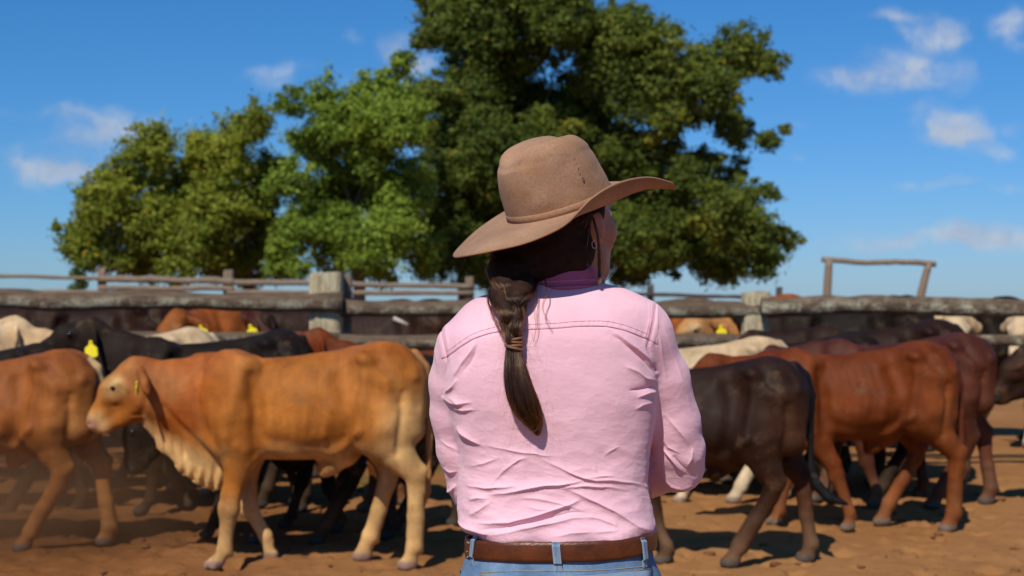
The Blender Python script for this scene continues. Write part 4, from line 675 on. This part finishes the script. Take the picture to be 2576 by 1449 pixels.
    # collar: a folded band round the neck, wider at its lower edge
    n = 60; prof = [(0, 0, 0), (.25, .003, .006), (.6, .006, .011), (1, .008, .0155), (1.03, .0095, .0135), (.7, .0105, .009), (.3, .0095, .004), (-.05, .007, .001), (-.1, .003, -.002), (-.05, -.003, -.002), (.3, -.004, -.001), (.9, -.003, 0), (.9, -.0005, .002)]
    V = []; cc = W(1419, 690, .02)
    for i in range(n):
        a = math.radians(-248+316*i/(n-1)); ca, sa = math.cos(a), math.sin(a); bk = max(0, -sa)
        top = np.array([cc[0]+.0565*ca, YC+.022+.064*sa, zz(668)+.004*ca-.014*max(0, sa)-(.006 if ca > 0 else .004)*abs(ca)**3]); out = np.array([ca, sa*.95, 0]); ht = .0395+.003*bk
        for q, o1, o2 in prof: V.append(top+out*(o1+o2*.9)-np.array([0, 0, ht*q]))
    m_ = len(prof); F_ = [(i*m_+j, (i+1)*m_+j, (i+1)*m_+(j+1) % m_, i*m_+(j+1) % m_) for i in range(n-1) for j in range(m_)]+[tuple(range(m_)), tuple((n-1)*m_+j for j in range(m_))[::-1]]
    V = np.array(V); V += (fbm(V*30, 3)*.004)[:, None]*np.array([.5, .5, 1]); cm, ct = mat('shaded_collar_cotton'); a = ct.noise(ct.obj, 8, 5); setc(ct, ct.mix(ct.remap(a, .3, .7), (.44, .105, .19), (.52, .14, .235)), .85, .12); bump(ct, ct.noise(ct.obj, 60, 5), .3, .0012)  # the hat's shade is painted in as a deeper pink than the shirt
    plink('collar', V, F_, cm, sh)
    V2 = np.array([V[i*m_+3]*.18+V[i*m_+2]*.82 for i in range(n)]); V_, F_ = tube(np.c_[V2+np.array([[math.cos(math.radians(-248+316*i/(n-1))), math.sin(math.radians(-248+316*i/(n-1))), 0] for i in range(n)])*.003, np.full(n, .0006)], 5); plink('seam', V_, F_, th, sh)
    return bv
SBV = shirt()
# --- jeans, belt
def lower():
    zb = zz(1390, -.118); F = Field((px0-.26, YC-.2, .02), (px0+.26, YC+.2, zz(1335)), .0085)
    F.add(lambda x, y, z: (((np.abs((x-px0)/(.168+.10*np.clip(zb-z, -.02, .12)))**2.4+np.abs((y-YC-.006)/(.116+.10*np.clip(zb-z, 0, .12)))**2.4)**(1/2.4)-1)*.12+0*z) if False else np.maximum(((np.abs((x-px0)/(.167+.15*np.clip(zb-z, -.03, .13)))**2.4+np.abs((y-YC-.006)/(.114+.14*np.clip(zb-z, -.03, .12)))**2.4)**(1/2.4)-1)*.12, np.abs(z-(zb-.06))-.066), (px0-.2, YC-.15, zb-.14), (px0+.2, YC+.15, zb+.025), .02)
    F.ell((px0, YC+.004, zb-.12), (.186, .134, .12), .04)
    for s in (-1, 1): F.ell((px0+s*.085, YC-.05, zb-.15), (.09, .09, .10), .04); F.chain([(px0+s*.09, YC, zb-.14, .10), (px0+s*.097, YC-.005, .5, .078), (px0+s*.1, YC-.015, .36, .074), (px0+s*.1, YC-.01, .06, .07)], .03)
    V, Q = F.mesh(2); N = normals(V, Q); V = V+N*(fbm(V*[16, 16, 26], 3)*.007)[:, None]
    mt, t = mat('denim'); tw = t.new('ShaderNodeTexWave', {'Vector': t.obj, 'Scale': 330., 'Distortion': 2., 'Detail': 2.}, wave_type='BANDS', bands_direction='DIAGONAL').outputs['Fac']; n = t.noise(t.obj, 14, 5, .65); f = t.noise(t.new('ShaderNodeMapping', {'Vector': t.obj, 'Scale': (1, 1, .25)}).outputs[0], 420, 3)
    c = t.mix(t.remap(n, .35, .68), (.055, .125, .25), (.19, .31, .46)); c = t.mix(t.math('MULTIPLY', tw, .22), c, (.45, .53, .6)); c = t.mix(t.remap(f, .42, .62, 0, .3), c, (.06, .13, .28)); c = t.mix(t.remap(t.attr('wear'), 0, 1, 0, .75), c, (.36, .42, .47)); setc(t, c, .85, .12); bump(t, t.math('ADD', tw, f), .5, .0014)
    jn = plink('jeans', V, Q, mt, None, True, {'wear': np.zeros(len(V))}); bv = BVHTree.FromPolygons([Vector(v) for v in V], [tuple(map(int, q)) for q in Q]); org = Vector((0, 0, H))
    def hit(a, b, off):
        d = Vector(P(a, b, 1.))-org; d.normalize(); h = bv.ray_cast(org, d); return np.array(h[0]-d*off) if h[0] is not None else W(a, b, -.12)
    thr = plain('denim_thread', (.30, .22, .12), .8, .3, 40)
    # belt
    n = 120; bh = .0365; prof = [(-.5, 0), (-.47, .0035), (-.3, .0043), (.3, .0043), (.47, .0035), (.5, 0), (.45, -.001), (-.45, -.001)]; V = []
    def bc(a): return np.array([px0+.002+.1695*np.sign(math.cos(a))*abs(math.cos(a))**.86, YC+.006+.1175*np.sign(math.sin(a))*abs(math.sin(a))**.86, zz(1390, -.118)+.0105*math.cos(a)+.004*math.sin(2*a)])
    for i in range(n):
        a = 2*math.pi*i/n; p = bc(a); o_ = np.array([math.cos(a), math.sin(a)*1.3, 0]); o_ /= np.linalg.norm(o_)
        for q, d in prof: V.append(p+o_*(d+.0022)+np.array([0, 0, q*bh]))
    m_ = len(prof); F_ = [(i*m_+j, ((i+1) % n)*m_+j, ((i+1) % n)*m_+(j+1) % m_, i*m_+(j+1) % m_) for i in range(n) for j in range(m_)]
    lm, t = mat('belt_leather'); a = t.noise(t.obj, 22, 6, .65); b = t.noise(t.new('ShaderNodeMapping', {'Vector': t.obj, 'Scale': (1, 1, 3)}).outputs[0], 160, 4, .65); c = t.mix(t.remap(a, .35, .65), (.06, .016, .005), (.125, .032, .009)); c = t.mix(t.remap(b, .55, .75, 0, .7), c, (.05, .018, .009)); setc(t, c, t.remap(b, .3, .7, .2, .42), .4); bump(t, t.math('ADD', b, a), .45, .0016)
    bl = plink('belt', np.array(V), F_, lm)
    st = plain('stitch', (.7, .6, .45), .7)
    for (a0, z0, z1) in ((math.radians(197), .3, .45), (math.radians(197), -.42, -.3), (math.radians(200), .28, .45), (math.radians(196), -.15, -.02)):
        p = bc(a0); o_ = np.array([math.cos(a0), math.sin(a0), 0]); V_, F_ = tube(np.array([[*(p+o_*.0075+[0, 0, z0*bh]), .0008], [*(p+o_*.0075+[.006, -.001, z1*bh]), .0008]]), 5); plink('stitch', V_, F_, st, bl)
    V_, F_ = box((-.017, -.008, -.075), (.017, .006, 0)); V_ = np.array(V_); V_[:, 0] *= 1-.25*(V_[:, 2] < -.04); plink('pouch', V_+W(1186, 1436, -.01)+[-.004, -.0, .0], F_, plain('dark_leather', (.03, .018, .012), .5, .3, 60), bl, False)
    # belt loops arch over the belt; back pockets, yoke and waistband seams lie on the denim
    for (pa, pb, py0, py1, wd, ang) in ((1199, 1191, 1362, 1438, 7.5, 0), (1397, 1404, 1364, 1438, 10, 0), (1614, 1622, 1362, 1440, 9, 0)):
        A = (pa-1288)*K*YC; rows = []
        for q in np.linspace(0, 1, 15):
            a_, b_ = pa+(pb-pa)*q, py0+(py1-py0)*q; xw = (a_-1288)*K*2.5; cu = np.clip((xw-px0-.002)/.1695, -.999, .999); ang_ = -math.acos(np.sign(cu)*abs(cu)**(1/.86)); p = bc(ang_); o_ = np.array([math.cos(ang_), math.sin(ang_)*1.3, 0]); o_ /= np.linalg.norm(o_); arch = .0078 if .08 < q < .78 else .0035
            rows.append([*(np.array([p[0], p[1], zz(b_, -.118)])+o_*arch), o_])
        tg = []; V = []
        for x, y, z, o_ in rows:
            s = np.array([-o_[1], o_[0], 0])
            for u, d in ((-1, 0), (-1, .0022), (-.5, .003), (0, .0024), (.5, .003), (1, .0022), (1, 0)): V.append(np.array([x, y, z])+s*u*wd*K*2.5+o_*d)
        m_ = 7; F_ = [(i*m_+j, (i+1)*m_+j, (i+1)*m_+(j+1) % m_, i*m_+(j+1) % m_) for i in range(14) for j in range(m_)]+[tuple(range(m_)), tuple(14*m_+j for j in range(m_))[::-1]]
        plink('belt_loop', np.array(V), F_, mt, jn, False, {'wear': np.tile([.9, .9, .35, .2, .35, .9, .9], 15)})
    for pts in ([(1206, 1441), (1290, 1437), (1404, 1437), (1520, 1434), (1634, 1424)], [(1206, 1446), (1260, 1449), (1300, 1453)], [(1206, 1450), (1260, 1453), (1300, 1457)], [(1500, 1449), (1560, 1441), (1640, 1430)], [(1500, 1453), (1560, 1445), (1642, 1434)]):
        q = path([(a, b, 0) for a, b in pts], 40); V_, F_ = tube(np.array([[*hit(a, b, .0005), .0009] for a, b, _ in q]), 5); plink('seam', V_, F_, thr, jn)
    for pa, pb in (((1212, 1448), (1372, 1454)), ((1450, 1450), (1640, 1434))):
        V = []; n = 12; rows = 10
        for i in range(n):
            for j in range(rows):
                u = i/(n-1); v = j/(rows-1); V.append(hit(pa[0]+(pb[0]-pa[0])*u, pa[1]+(pb[1]-pa[1])*u+v*200*(1+.12*math.sin(math.pi*u)), .0026))
        F_ = [(i*rows+j, (i+1)*rows+j, (i+1)*rows+j+1, i*rows+j+1) for i in range(n-1) for j in range(rows-1)]; plink('pocket', np.array(V), F_, mt, jn, True, {'wear': np.tile(np.r_[.5, .25, np.zeros(rows-2)], n)}).modifiers.new('thick', 'SOLIDIFY').thickness = .0016
    bt = plain('boot_leather', (.09, .045, .02), .5, .3, 20)
    for s in (-1, 1):
        F = Field((px0+s*.1-.08, YC-.1, -.005), (px0+s*.1+.08, YC+.22, .3), .008); x = px0+s*.102; F.chain([(x, YC-.01, .24, .056), (x, YC-.015, .09, .052), (x, YC-.02, .05, .05)], .02); F.chain([(x, YC-.03, .05, .046), (x+s*.006, YC+.09, .04, .044), (x+s*.008, YC+.16, .032, .032)], .03); F.cone((x, YC-.045, .02), (x, YC-.035, .02), .034, .034, .01)
        V, Q = F.mesh(2); V[:, 2] = np.maximum(V[:, 2], 0); plink('boot', V, Q, bt)
lower()
# --- hat
def hat():
    tf = lambda q: HATC+np.asarray(q) @ HATM
    h = pspl([0, 30, 50, 70, 90, 106, 122, 140, 160, 180, 205, 230, 255, 270, 290, 315, 340], [-.022, -.026, +.004, .036, .047, .036, .004, -.010, -.014, -.020, -.032, -.036, -.024, -.014, -.004, -.004, -.016])
    pw = pspl([0, 60, 90, 115, 140, 180, 230, 270, 320], [1.6, 2.0, 2.4, 2.4, 1.7, 1.5, 1.5, 1.8, 1.6]); n, m_ = 144, 16; V = []
    for i in range(n):
        d = 360*i/n; a = math.radians(d); ca, sa = math.cos(a), math.sin(a); hh = float(h(np.array([d]))[0]); p = float(pw(np.array([d]))[0]); LF, LR = .225, .195
        for j in range(m_):
            t = j/(m_-1); cu = max(hh, 0)/.053; tt = t-.13*cu*t**3; V.append(((AF+(LF-AF)*tt)*ca, (AR+(LR-AR)*tt)*sa, .003+hh*t**p+.0015*math.sin(3*a+1)*t))
    V = tf(np.array(V)); F_ = [(i*m_+j, i*m_+j+1, ((i+1) % n)*m_+j+1, ((i+1) % n)*m_+j) for i in range(n) for j in range(m_-1)]
    mt, t = mat('hat_felt'); a = t.noise(t.obj, 9, 6, .6); b = t.noise(t.obj, 34, 5, .7); s = t.noise(t.obj, 700, 2, .6); g = t.noise(t.obj, 170, 4, .7)
    c = t.mix(t.remap(a, .33, .67), (.26, .14, .078), (.44, .258, .155)); c = t.mix(t.remap(b, .55, .75, 0, .5), c, (.46, .21, .085)); c = t.mix(t.remap(b, .42, .25, 0, .45), c, (.20, .105, .065)); c = t.mix(t.remap(g, .5, .75, 0, .3), c, (.52, .34, .22)); c = t.mix(t.remap(t.noise(t.obj, 260, 2, .6), .45, .75, 0, .5), c, (.17, .09, .055)); c = t.mix(t.remap(t.noise(t.obj, 5, 3, .5), .5, .7, 0, .35), c, (.25, .17, .125)); c = t.mix(t.remap(s, .35, .7, 0, .25), c, (.2, .1, .055)); c = t.mix(t.attr('stain'), c, (.055, .04, .03)); c = t.mix(t.attr('worn'), c, (.26, .125, .06))
    setc(t, c, .93, .06, Sheen_Weight=.08, Sheen_Roughness=.6); bump(t, t.math('ADD', s, t.math('MULTIPLY', g, 1.2)), .55, .0012)
    root = empty('hat', (0, 0, 0)); root.parent = person
    br = plink('brim', V, F_, mt, root, True, {'stain': np.zeros(len(V)), 'worn': np.clip(np.tile(np.linspace(-3.2, 1, m_), n), 0, 1)*.5}); md = br.modifiers.new('thick', 'SOLIDIFY'); md.thickness = .0048; md.offset = 0; md2 = br.modifiers.new('round', 'SUBSURF'); md2.levels = 1; md2.render_levels = 1
    # crown
    n, rows = 128, 40; V = []
    for j in range(rows):
        q = j/(rows-1)
        for i in range(n):
            a = 2*math.pi*i/n; ca, sa = math.cos(a), math.sin(a)
            if q < .62:      # wall
                z = q/.62; k = 1.0-.05*z-.03*z**3+.07*max(-ca, 0)*math.sin(math.pi*min(z*.75, 1)); fr = .17*max(ca, 0)**1.5*z**1.2; x = AF*ca*(k-fr)-.004*z; y = AR*sa*(k-.07*z*z-.10*max(ca, 0)*z*z); zc = .003+.098*z
            else:            # rounded shoulder and creased top
                z = (q-.62)/.38; ph = min(z/.55, 1.)*math.pi/2; k = .92*(1-.36*(1-math.cos(ph))) if z < .55 else .92*.64*(1-(z-.55)/.45); fr = .17*max(ca, 0)**1.5*(k/.92); x = AF*ca*(k-fr)-.004; y = AR*sa*(k-.07*k/.92-.10*max(ca, 0)*k/.92); zc = .101+.031*math.sin(ph)
            fx, ry = x/AF, y/AR; tp = np.clip((zc-.085)/.045, 0, 1)
            zc -= tp*(.014*math.exp(-(ry/.22)**2)*np.clip(1.15-abs(fx+.1)**3, 0, 1)+.009*np.clip(fx+.15, 0, 1)**1.3-.003*math.exp(-((abs(ry)-.45)/.2)**2)); pin = math.exp(-((fx-.62)/.22)**2)*math.exp(-((abs(ry)-.45)/.25)**2)*tp; zc -= .010*pin; V.append((x, y, zc))
    V = np.array(V); V += (fbm(V*16+4, 3)*.006)[:, None]*V/np.linalg.norm(V, axis=1)[:, None]; V = tf(V); px, py = proj(V); nr = np.clip(((V-HATC) @ hr_+.01)/.03, 0, 1)
    for pl, am, wd_ in (([(1378, 352), (1345, 372), (1318, 400), (1300, 440), (1292, 480)], -.0048, 13), ([(1352, 352), (1300, 385), (1278, 430)], .003, 18), ([(1440, 380), (1425, 420), (1432, 470)], -.003, 26), ([(1500, 400), (1515, 450)], -.002, 16), ([(1310, 520), (1400, 505)], .0022, 24)):
        d, s, t_ = seg_dist(px, py, pl); V -= np.outer(-am*np.exp(-(d/wd_)**2)*np.sin(np.pi*np.clip(t_, .05, .95))*nr, hr_)
    scf = sum(a_*np.exp(-((px-x_)/wx)**2-((py-y_)/wy)**2) for x_, y_, wx, wy, a_ in ((1322, 490, 14, 10, .9), (1290, 545, 10, 14, .8), (1345, 415, 40, 26, .35), (1480, 500, 40, 20, .3), (1430, 360, 40, 14, .5), (1300, 470, 16, 30, .3)))*nr
    dr = [(1646, 399, 2.2), (1652, 408, 1.5), (1656, 425, 2.6), (1459, 438, 2.4), (1469, 457, 4.5), (1466, 449, 2.6), (1455, 425, 2.2), (1450, 412, 1.6), (1445, 400, 1.4)]
    F_ = [(j*n+i, j*n+(i+1) % n, (j+1)*n+(i+1) % n, (j+1)*n+i) for j in range(rows-1) for i in range(n)]
    cr = plink('crown', V, F_, mt, root, True, {'stain': np.clip(scf, 0, 1)*.12, 'worn': np.clip(scf, 0, 1)}); md = cr.modifiers.new('s', 'SUBSURF'); md.levels = 1; md.render_levels = 1
    bv = BVHTree.FromPolygons([Vector(v) for v in V], F_); org = Vector((0, 0, H)); sm = plain('oil_stain', (.05, .036, .028), .7, .3, 200); parts = []
    for (a, b, rr) in dr[3:]:
        d = Vector(P(a, b, 1.))-org; d.normalize(); hh = bv.ray_cast(org, d)
        if hh[0] is None: continue
        nn = np.array(hh[1]); nn = -nn if nn[1] > 0 else nn; p = np.array(hh[0]); e1 = np.cross(nn, [0, 0, 1.]); e1 /= np.linalg.norm(e1); e2 = np.cross(nn, e1); R = rr*K*2.5; ring = [p+nn*.0012]+[p+nn*.0004+(e1*math.cos(q)*.8+e2*math.sin(q)*1.25)*R*random.uniform(.8, 1.15) for q in np.linspace(0, 2*np.pi, 11)[:-1]]; parts.append((np.array(ring), [(0, 1+i, 1+(i+1) % 10) for i in range(10)]))
    V_, F_ = join(parts); plink('stain', V_, F_, sm, root)
    # band
    n = 128; V = []; prof = [(.004, .0015), (.005, .0042), (.0175, .0040), (.0185, .0032), (.019, .0010)]
    for i in range(n):
        a = 2*math.pi*i/n; ca, sa = math.cos(a), math.sin(a)
        for z, o_ in prof:
            zz_ = z/.098; kk = 1-.05*zz_; x = AF*ca*(kk-.17*max(ca, 0)**1.5*zz_**1.2)-.004*zz_; y = AR*sa*(kk-.07*zz_**2); V.append((x+ca*o_, y+sa*o_, z+.0015*math.sin(2*a)))
    m_ = len(prof); F_ = [(i*m_+j, ((i+1) % n)*m_+j, ((i+1) % n)*m_+j+1, i*m_+j+1) for i in range(n) for j in range(m_-1)]; V = tf(np.array(V)); plink('hat_band', V, F_, mt, root, True, {'stain': np.zeros(len(V)), 'worn': np.tile([.9, .25, .1, .3, .9], n)})
hat()
# --- hair
HB = [(1300, 612, .055, .050), (1292, 655, .01, .046), (1288, 700, -.045, .041), (1285, 740, -.080, .037), (1284, 775, -.104, .0255), (1286, 805, -.119, .0195), (1290, 838, -.127, .015), (1292, 866, -.1285, .0115)]
TL = [(1292, 866, -.1285, .0125), (1293, 890, -.131, .0140), (1298, 930, -.135, .0192), (1307, 975, -.136, .0238), (1320, 1015, -.134, .0250), (1334, 1050, -.130, .0195), (1346, 1075, -.127, .0105), (1353, 1093, -.1255, .002)]
def hair():
    mt, t = mat('dark_hair'); n = t.noise(t.obj, 60, 4); setc(t, t.mix(t.remap(n, .35, .65), (.014, .006, .0035), (.030, .012, .006)), .8, .2)
    F = Field(HC-[.2, .2, .22], HC+[.15, .15, .14], .0042)
    F.ell(HC+UH*.028-FH*.014, (.098, .083, .104), .02, [FH, RH, UH]); F.ell(hp(-.04, 0, -.03), (.068, .072, .075), .03, [FH, RH, UH])
    F.chain([(*hp(-.045, .05, -.055), .03), (*hp(-.075, .0, -.06), .035), (*W(1300, 640, .02), .042)], .03); F.chain([(*W(a, b, c), r*.74) for a, b, c, r in HB[:4]], .02)
    F.ell(hp(.085, 0, -.03), (.07, .12, .12), .02, [FH, RH, UH], 's')
    V, Q = F.mesh(2); V += (fbm(V*45, 3)*.006)[:, None]; V = under_hat(V, .95); hm = plink('hair', V, Q, mt)
    # plait: three interleaved locks between the nape and the tie, then a smooth tail
    hb = path([[*W(a, b, c), r] for a, b, c, r in HB[1:]], 60); parts = []; lock = []
    for k in range(3):
        q = []
        for i, p in enumerate(hb):
            t_ = i/59; ph = 2*np.pi*(.2*t_+.62*t_**2+k/3)+.5; R = p[3]; q.append([p[0]+R*.46*math.sin(ph), p[1]-.004+R*.40*math.sin(2*ph), p[2], R*(.62 if t_ > .12 else .5), R*.55])
        lock.append(np.array(q)); parts.append(tube(q, 12))
    V, F_ = join(parts); plink('plait', V, F_, mt, hm)
    tl = path([[*W(a, b, c), r] for a, b, c, r in TL], 46); tc = tl[:38]; V, F_ = tube(np.c_[tc[:, :3], tc[:, 3]*.88*np.linspace(1, .7, 38), tc[:, 3]*.56*np.linspace(1, .7, 38)], 20, True, (0, 1, 0)); V += (fbm(V*[60, 60, 8], 3)*.005)[:, None]; plink('ponytail', V, F_, mt, hm)
    band = plain('hair_tie_leather', (.17, .075, .035), .6, .2, 80); parts = []
    for k, (dz, tilt) in enumerate(((.006, .18), (.001, -.1), (-.005, .05), (-.009, -.28))):
        c = np.array(W(1293, 862, -.1295)); parts.append(tube(np.array([[c[0]+.0142*math.cos(a), c[1]+.0125*math.sin(a), c[2]+dz+tilt*.013*math.cos(a), .0028] for a in np.linspace(0, 2*np.pi, 25)]), 6, False))
    V, F_ = join(parts); plink('hair_tie', V, F_, band, hm)
    # strands
    P_ = []; RAD = []
    def strand(pts, r): P_.append(pts); RAD.append(r)
    S = 22; CLP = RNG.normal(0, .62, (26, 2)); CLP /= np.maximum(np.hypot(CLP[:, 0], CLP[:, 1]), 1)[:, None]; CLE = RNG.uniform(.86, 1.14, 26); CLS = RNG.normal(0, .5, 26)
    for i in range(4500):
        ci = RNG.integers(0, 26); a, b = CLP[ci]+RNG.normal(0, .17, 2); q_ = math.hypot(a, b); a, b = (a/q_, b/q_) if q_ > 1 else (a, b); t1 = min(1.0, CLE[ci]*RNG.uniform(.9, 1.05)); idx = np.linspace(0, 45*t1, S); c = np.stack([np.interp(idx, range(46), tl[:, k]) for k in range(4)], 1); sw = CLS[ci]+RNG.normal(0, .12); tt = np.linspace(0, 1, S); aa = a*np.cos(sw*tt)-b*np.sin(sw*tt); bb = b*np.cos(sw*tt)+a*np.sin(sw*tt); fl = 1.02+RNG.exponential(.03)*tt
        strand(c[:, :3]+np.stack([aa*c[:, 3]*fl, bb*c[:, 3]*.68*fl, 0*tt], 1)+np.cumsum(RNG.normal(0, .00022, (S, 3)), 0), .0003)
    for k in range(3):
        for i in range(1500):
            a = RNG.uniform(0, 2*np.pi); i0 = RNG.uniform(0, 18); i1 = RNG.uniform(38, 59); idx = np.linspace(i0, i1, S); c = np.stack([np.interp(idx, range(60), lock[k][:, m_]) for m_ in range(5)], 1); rr = RNG.uniform(.85, 1.08); ph = a+np.linspace(0, RNG.normal(0, .9), S); strand(c[:, :3]+np.stack([np.cos(ph)*c[:, 3]*rr, np.sin(ph)*c[:, 4]*rr, 0*ph], 1)+np.cumsum(RNG.normal(0, .00025, (S, 3)), 0), .0003)
    for i in range(3600):       # swept from the head into the plait
        sd = RNG.uniform(-1, 1); el = RNG.uniform(-.8, .9); d = np.array([-math.cos(sd*1.45), math.sin(sd*1.45), el*.9]); d /= np.linalg.norm(d); s0 = HC+UH*.02-FH*.012+(FH*d[0]*.1+RH*d[1]*.086+UH*d[2]*.1)*1.01; a, b = RNG.normal(0, .5, 2); q_ = max(1, math.hypot(a, b)); a /= q_; b /= q_
        lk = lock[RNG.integers(0, 3)]; e1, e2, e3 = (lk[int(q)][:3]+np.array([a*lk[int(q)][3], b*lk[int(q)][4], 0])*1.0 for q in (RNG.uniform(6, 12), RNG.uniform(20, 28), RNG.uniform(36, 50))); m1 = hp(-.075, .045*sd, -.065)*.55+s0*.45; strand(path(np.array([s0, m1, e1, e2, e3]), S)+np.cumsum(RNG.normal(0, .0004, (S, 3)), 0), .00028)
    for i in range(170):       # flyaways round plait and nape
        j = RNG.integers(0, 100); src = (hb[min(j, 59)] if j < 60 else tl[j-60 if j-60 < 46 else 45]); an = RNG.uniform(0, 2*np.pi); o_ = np.array([math.cos(an), -abs(math.sin(an))*.7, RNG.uniform(-.6, .3)]); l = RNG.uniform(.02, .075); p0 = src[:3]+o_*[1, 1, 0]*src[3]*.8; tt = np.linspace(0, 1, S)[:, None]; curl = RNG.normal(0, 1, 3)*[1, .4, 1]; strand(p0+o_*[.6, .3, .2]*l*tt**.8+np.array([0, 0, -1])*l*tt**1.4*.9+curl*.25*l*np.sin(tt*RNG.uniform(2, 5)), .00009)
    for i in range(120):
        p0 = np.array(W(RNG.uniform(1235, 1300), RNG.uniform(625, 720), RNG.uniform(-.04, .04))); d = np.array([-RNG.uniform(.2, 1), RNG.normal(0, .4), RNG.normal(-.3, .6)]); l = RNG.uniform(.012, .035); tt = np.linspace(0, 1, S)[:, None]; strand(p0+d*l*tt+RNG.normal(0, .3, 3)*l*np.sin(tt*RNG.uniform(2, 5)), .00009)
    def lockline(pts, n, r, spread):
        c = path(np.array([W(*q) for q in pts]), S)
        for i in range(n): o_ = RNG.normal(0, 1, 3)*spread; strand(c+o_*np.linspace(.6, 1.2, S)[:, None]+np.cumsum(RNG.normal(0, .00025, (S, 3)), 0), r)
    lockline([(1492, 548, -.055), (1500, 580, -.06), (1507, 630, -.058), (1508, 680, -.052), (1509, 712, -.06)], 90, .0003, .0012); lockline([(1485, 570, -.05), (1476, 630, -.055), (1478, 665, -.05), (1500, 706, -.055)], 14, .0002, .0006)
    lockline([(1502, 570, -.055), (1512, 595, -.05), (1545, 612, -.04), (1590, 622, -.03), (1640, 634, -.02)], 7, .00009, .0018); lockline([(1508, 700, -.06), (1520, 706, -.05), (1538, 690, -.04), (1556, 668, -.03)], 14, .0002, .0014); lockline([(1365, 690, -.07), (1376, 730, -.098), (1366, 780, -.118), (1385, 815, -.125)], 10, .0002, .0008); lockline([(1350, 730, -.09), (1346, 780, -.12), (1350, 815, -.125), (1342, 860, -.125)], 8, .0002, .001); lockline([(1240, 720, -.04), (1228, 760, -.09), (1245, 800, -.115), (1268, 850, -.125)], 26, .00025, .0016)
    A = np.concatenate(P_); A[:] = np.where((((A-HATC) @ HATM.T)[:, 2:] > -.004) & (np.abs(A[:, :1]-HC[0]) < .16), under_hat(A, .95), A); A = A.astype(np.float32)-OFF.astype(np.float32); hc = bpy.data.hair_curves.new('hair_strands'); hc.add_curves([S]*len(P_)); hc.attributes['position'].data.foreach_set('vector', A.ravel())
    ra = hc.attributes.get('radius') or hc.attributes.new('radius', 'FLOAT', 'POINT'); ra.data.foreach_set('value', (np.repeat(np.array(RAD), S)*np.tile(np.linspace(1, .45, S), len(P_))).astype(np.float32))
    sm = bpy.data.materials.new('hair_strand'); sm.use_nodes = True; t = NT(sm.node_tree); t.n.clear(); hbs = t.new('ShaderNodeBsdfHairPrincipled', {'Roughness': .24, 'Radial Roughness': .4}, parametrization='MELANIN'); hbs.inputs['Melanin'].default_value = .68; hbs.inputs['Melanin Redness'].default_value = .85; hbs.inputs['Random Color'].default_value = .55; t.new('ShaderNodeOutputMaterial', {'Surface': hbs.outputs[0]}); hc.materials.append(sm)
    tag(link('strands', hc, hm), kind='stuff')
hair()
# ------------------------------------------------------------------ dust kicked up round the legs on the left
def dust():
    bm = bmesh.new(); bmesh.ops.create_icosphere(bm, subdivisions=3, radius=1); me = bpy.data.meshes.new('dust_cloud'); bm.to_mesh(me); bm.free(); o = link('dust_cloud', me); o.location = (-2.9, 8.2, .25); o.scale = (1.5, 1.35, .72); tag(o, kind='stuff')
    m_ = bpy.data.materials.new('dust'); m_.use_nodes = True; t = NT(m_.node_tree); t.n.clear(); ob = t.new('ShaderNodeTexCoord').outputs['Object']; l = t.vm('LENGTH', ob); n = t.noise(ob, 1.6, 3)
    d = t.math('MULTIPLY', t.remap(l, 1., .25, 0, 1, True), t.remap(n, .35, .65, .25, 1.2)); v = t.new('ShaderNodeVolumePrincipled', {'Color': (.42, .25, .13, 1), 'Density': t.math('MULTIPLY', d, 1.05), 'Anisotropy': .2}); t.new('ShaderNodeOutputMaterial', {'Volume': v.outputs[0]}); me.materials.append(m_)
dust()
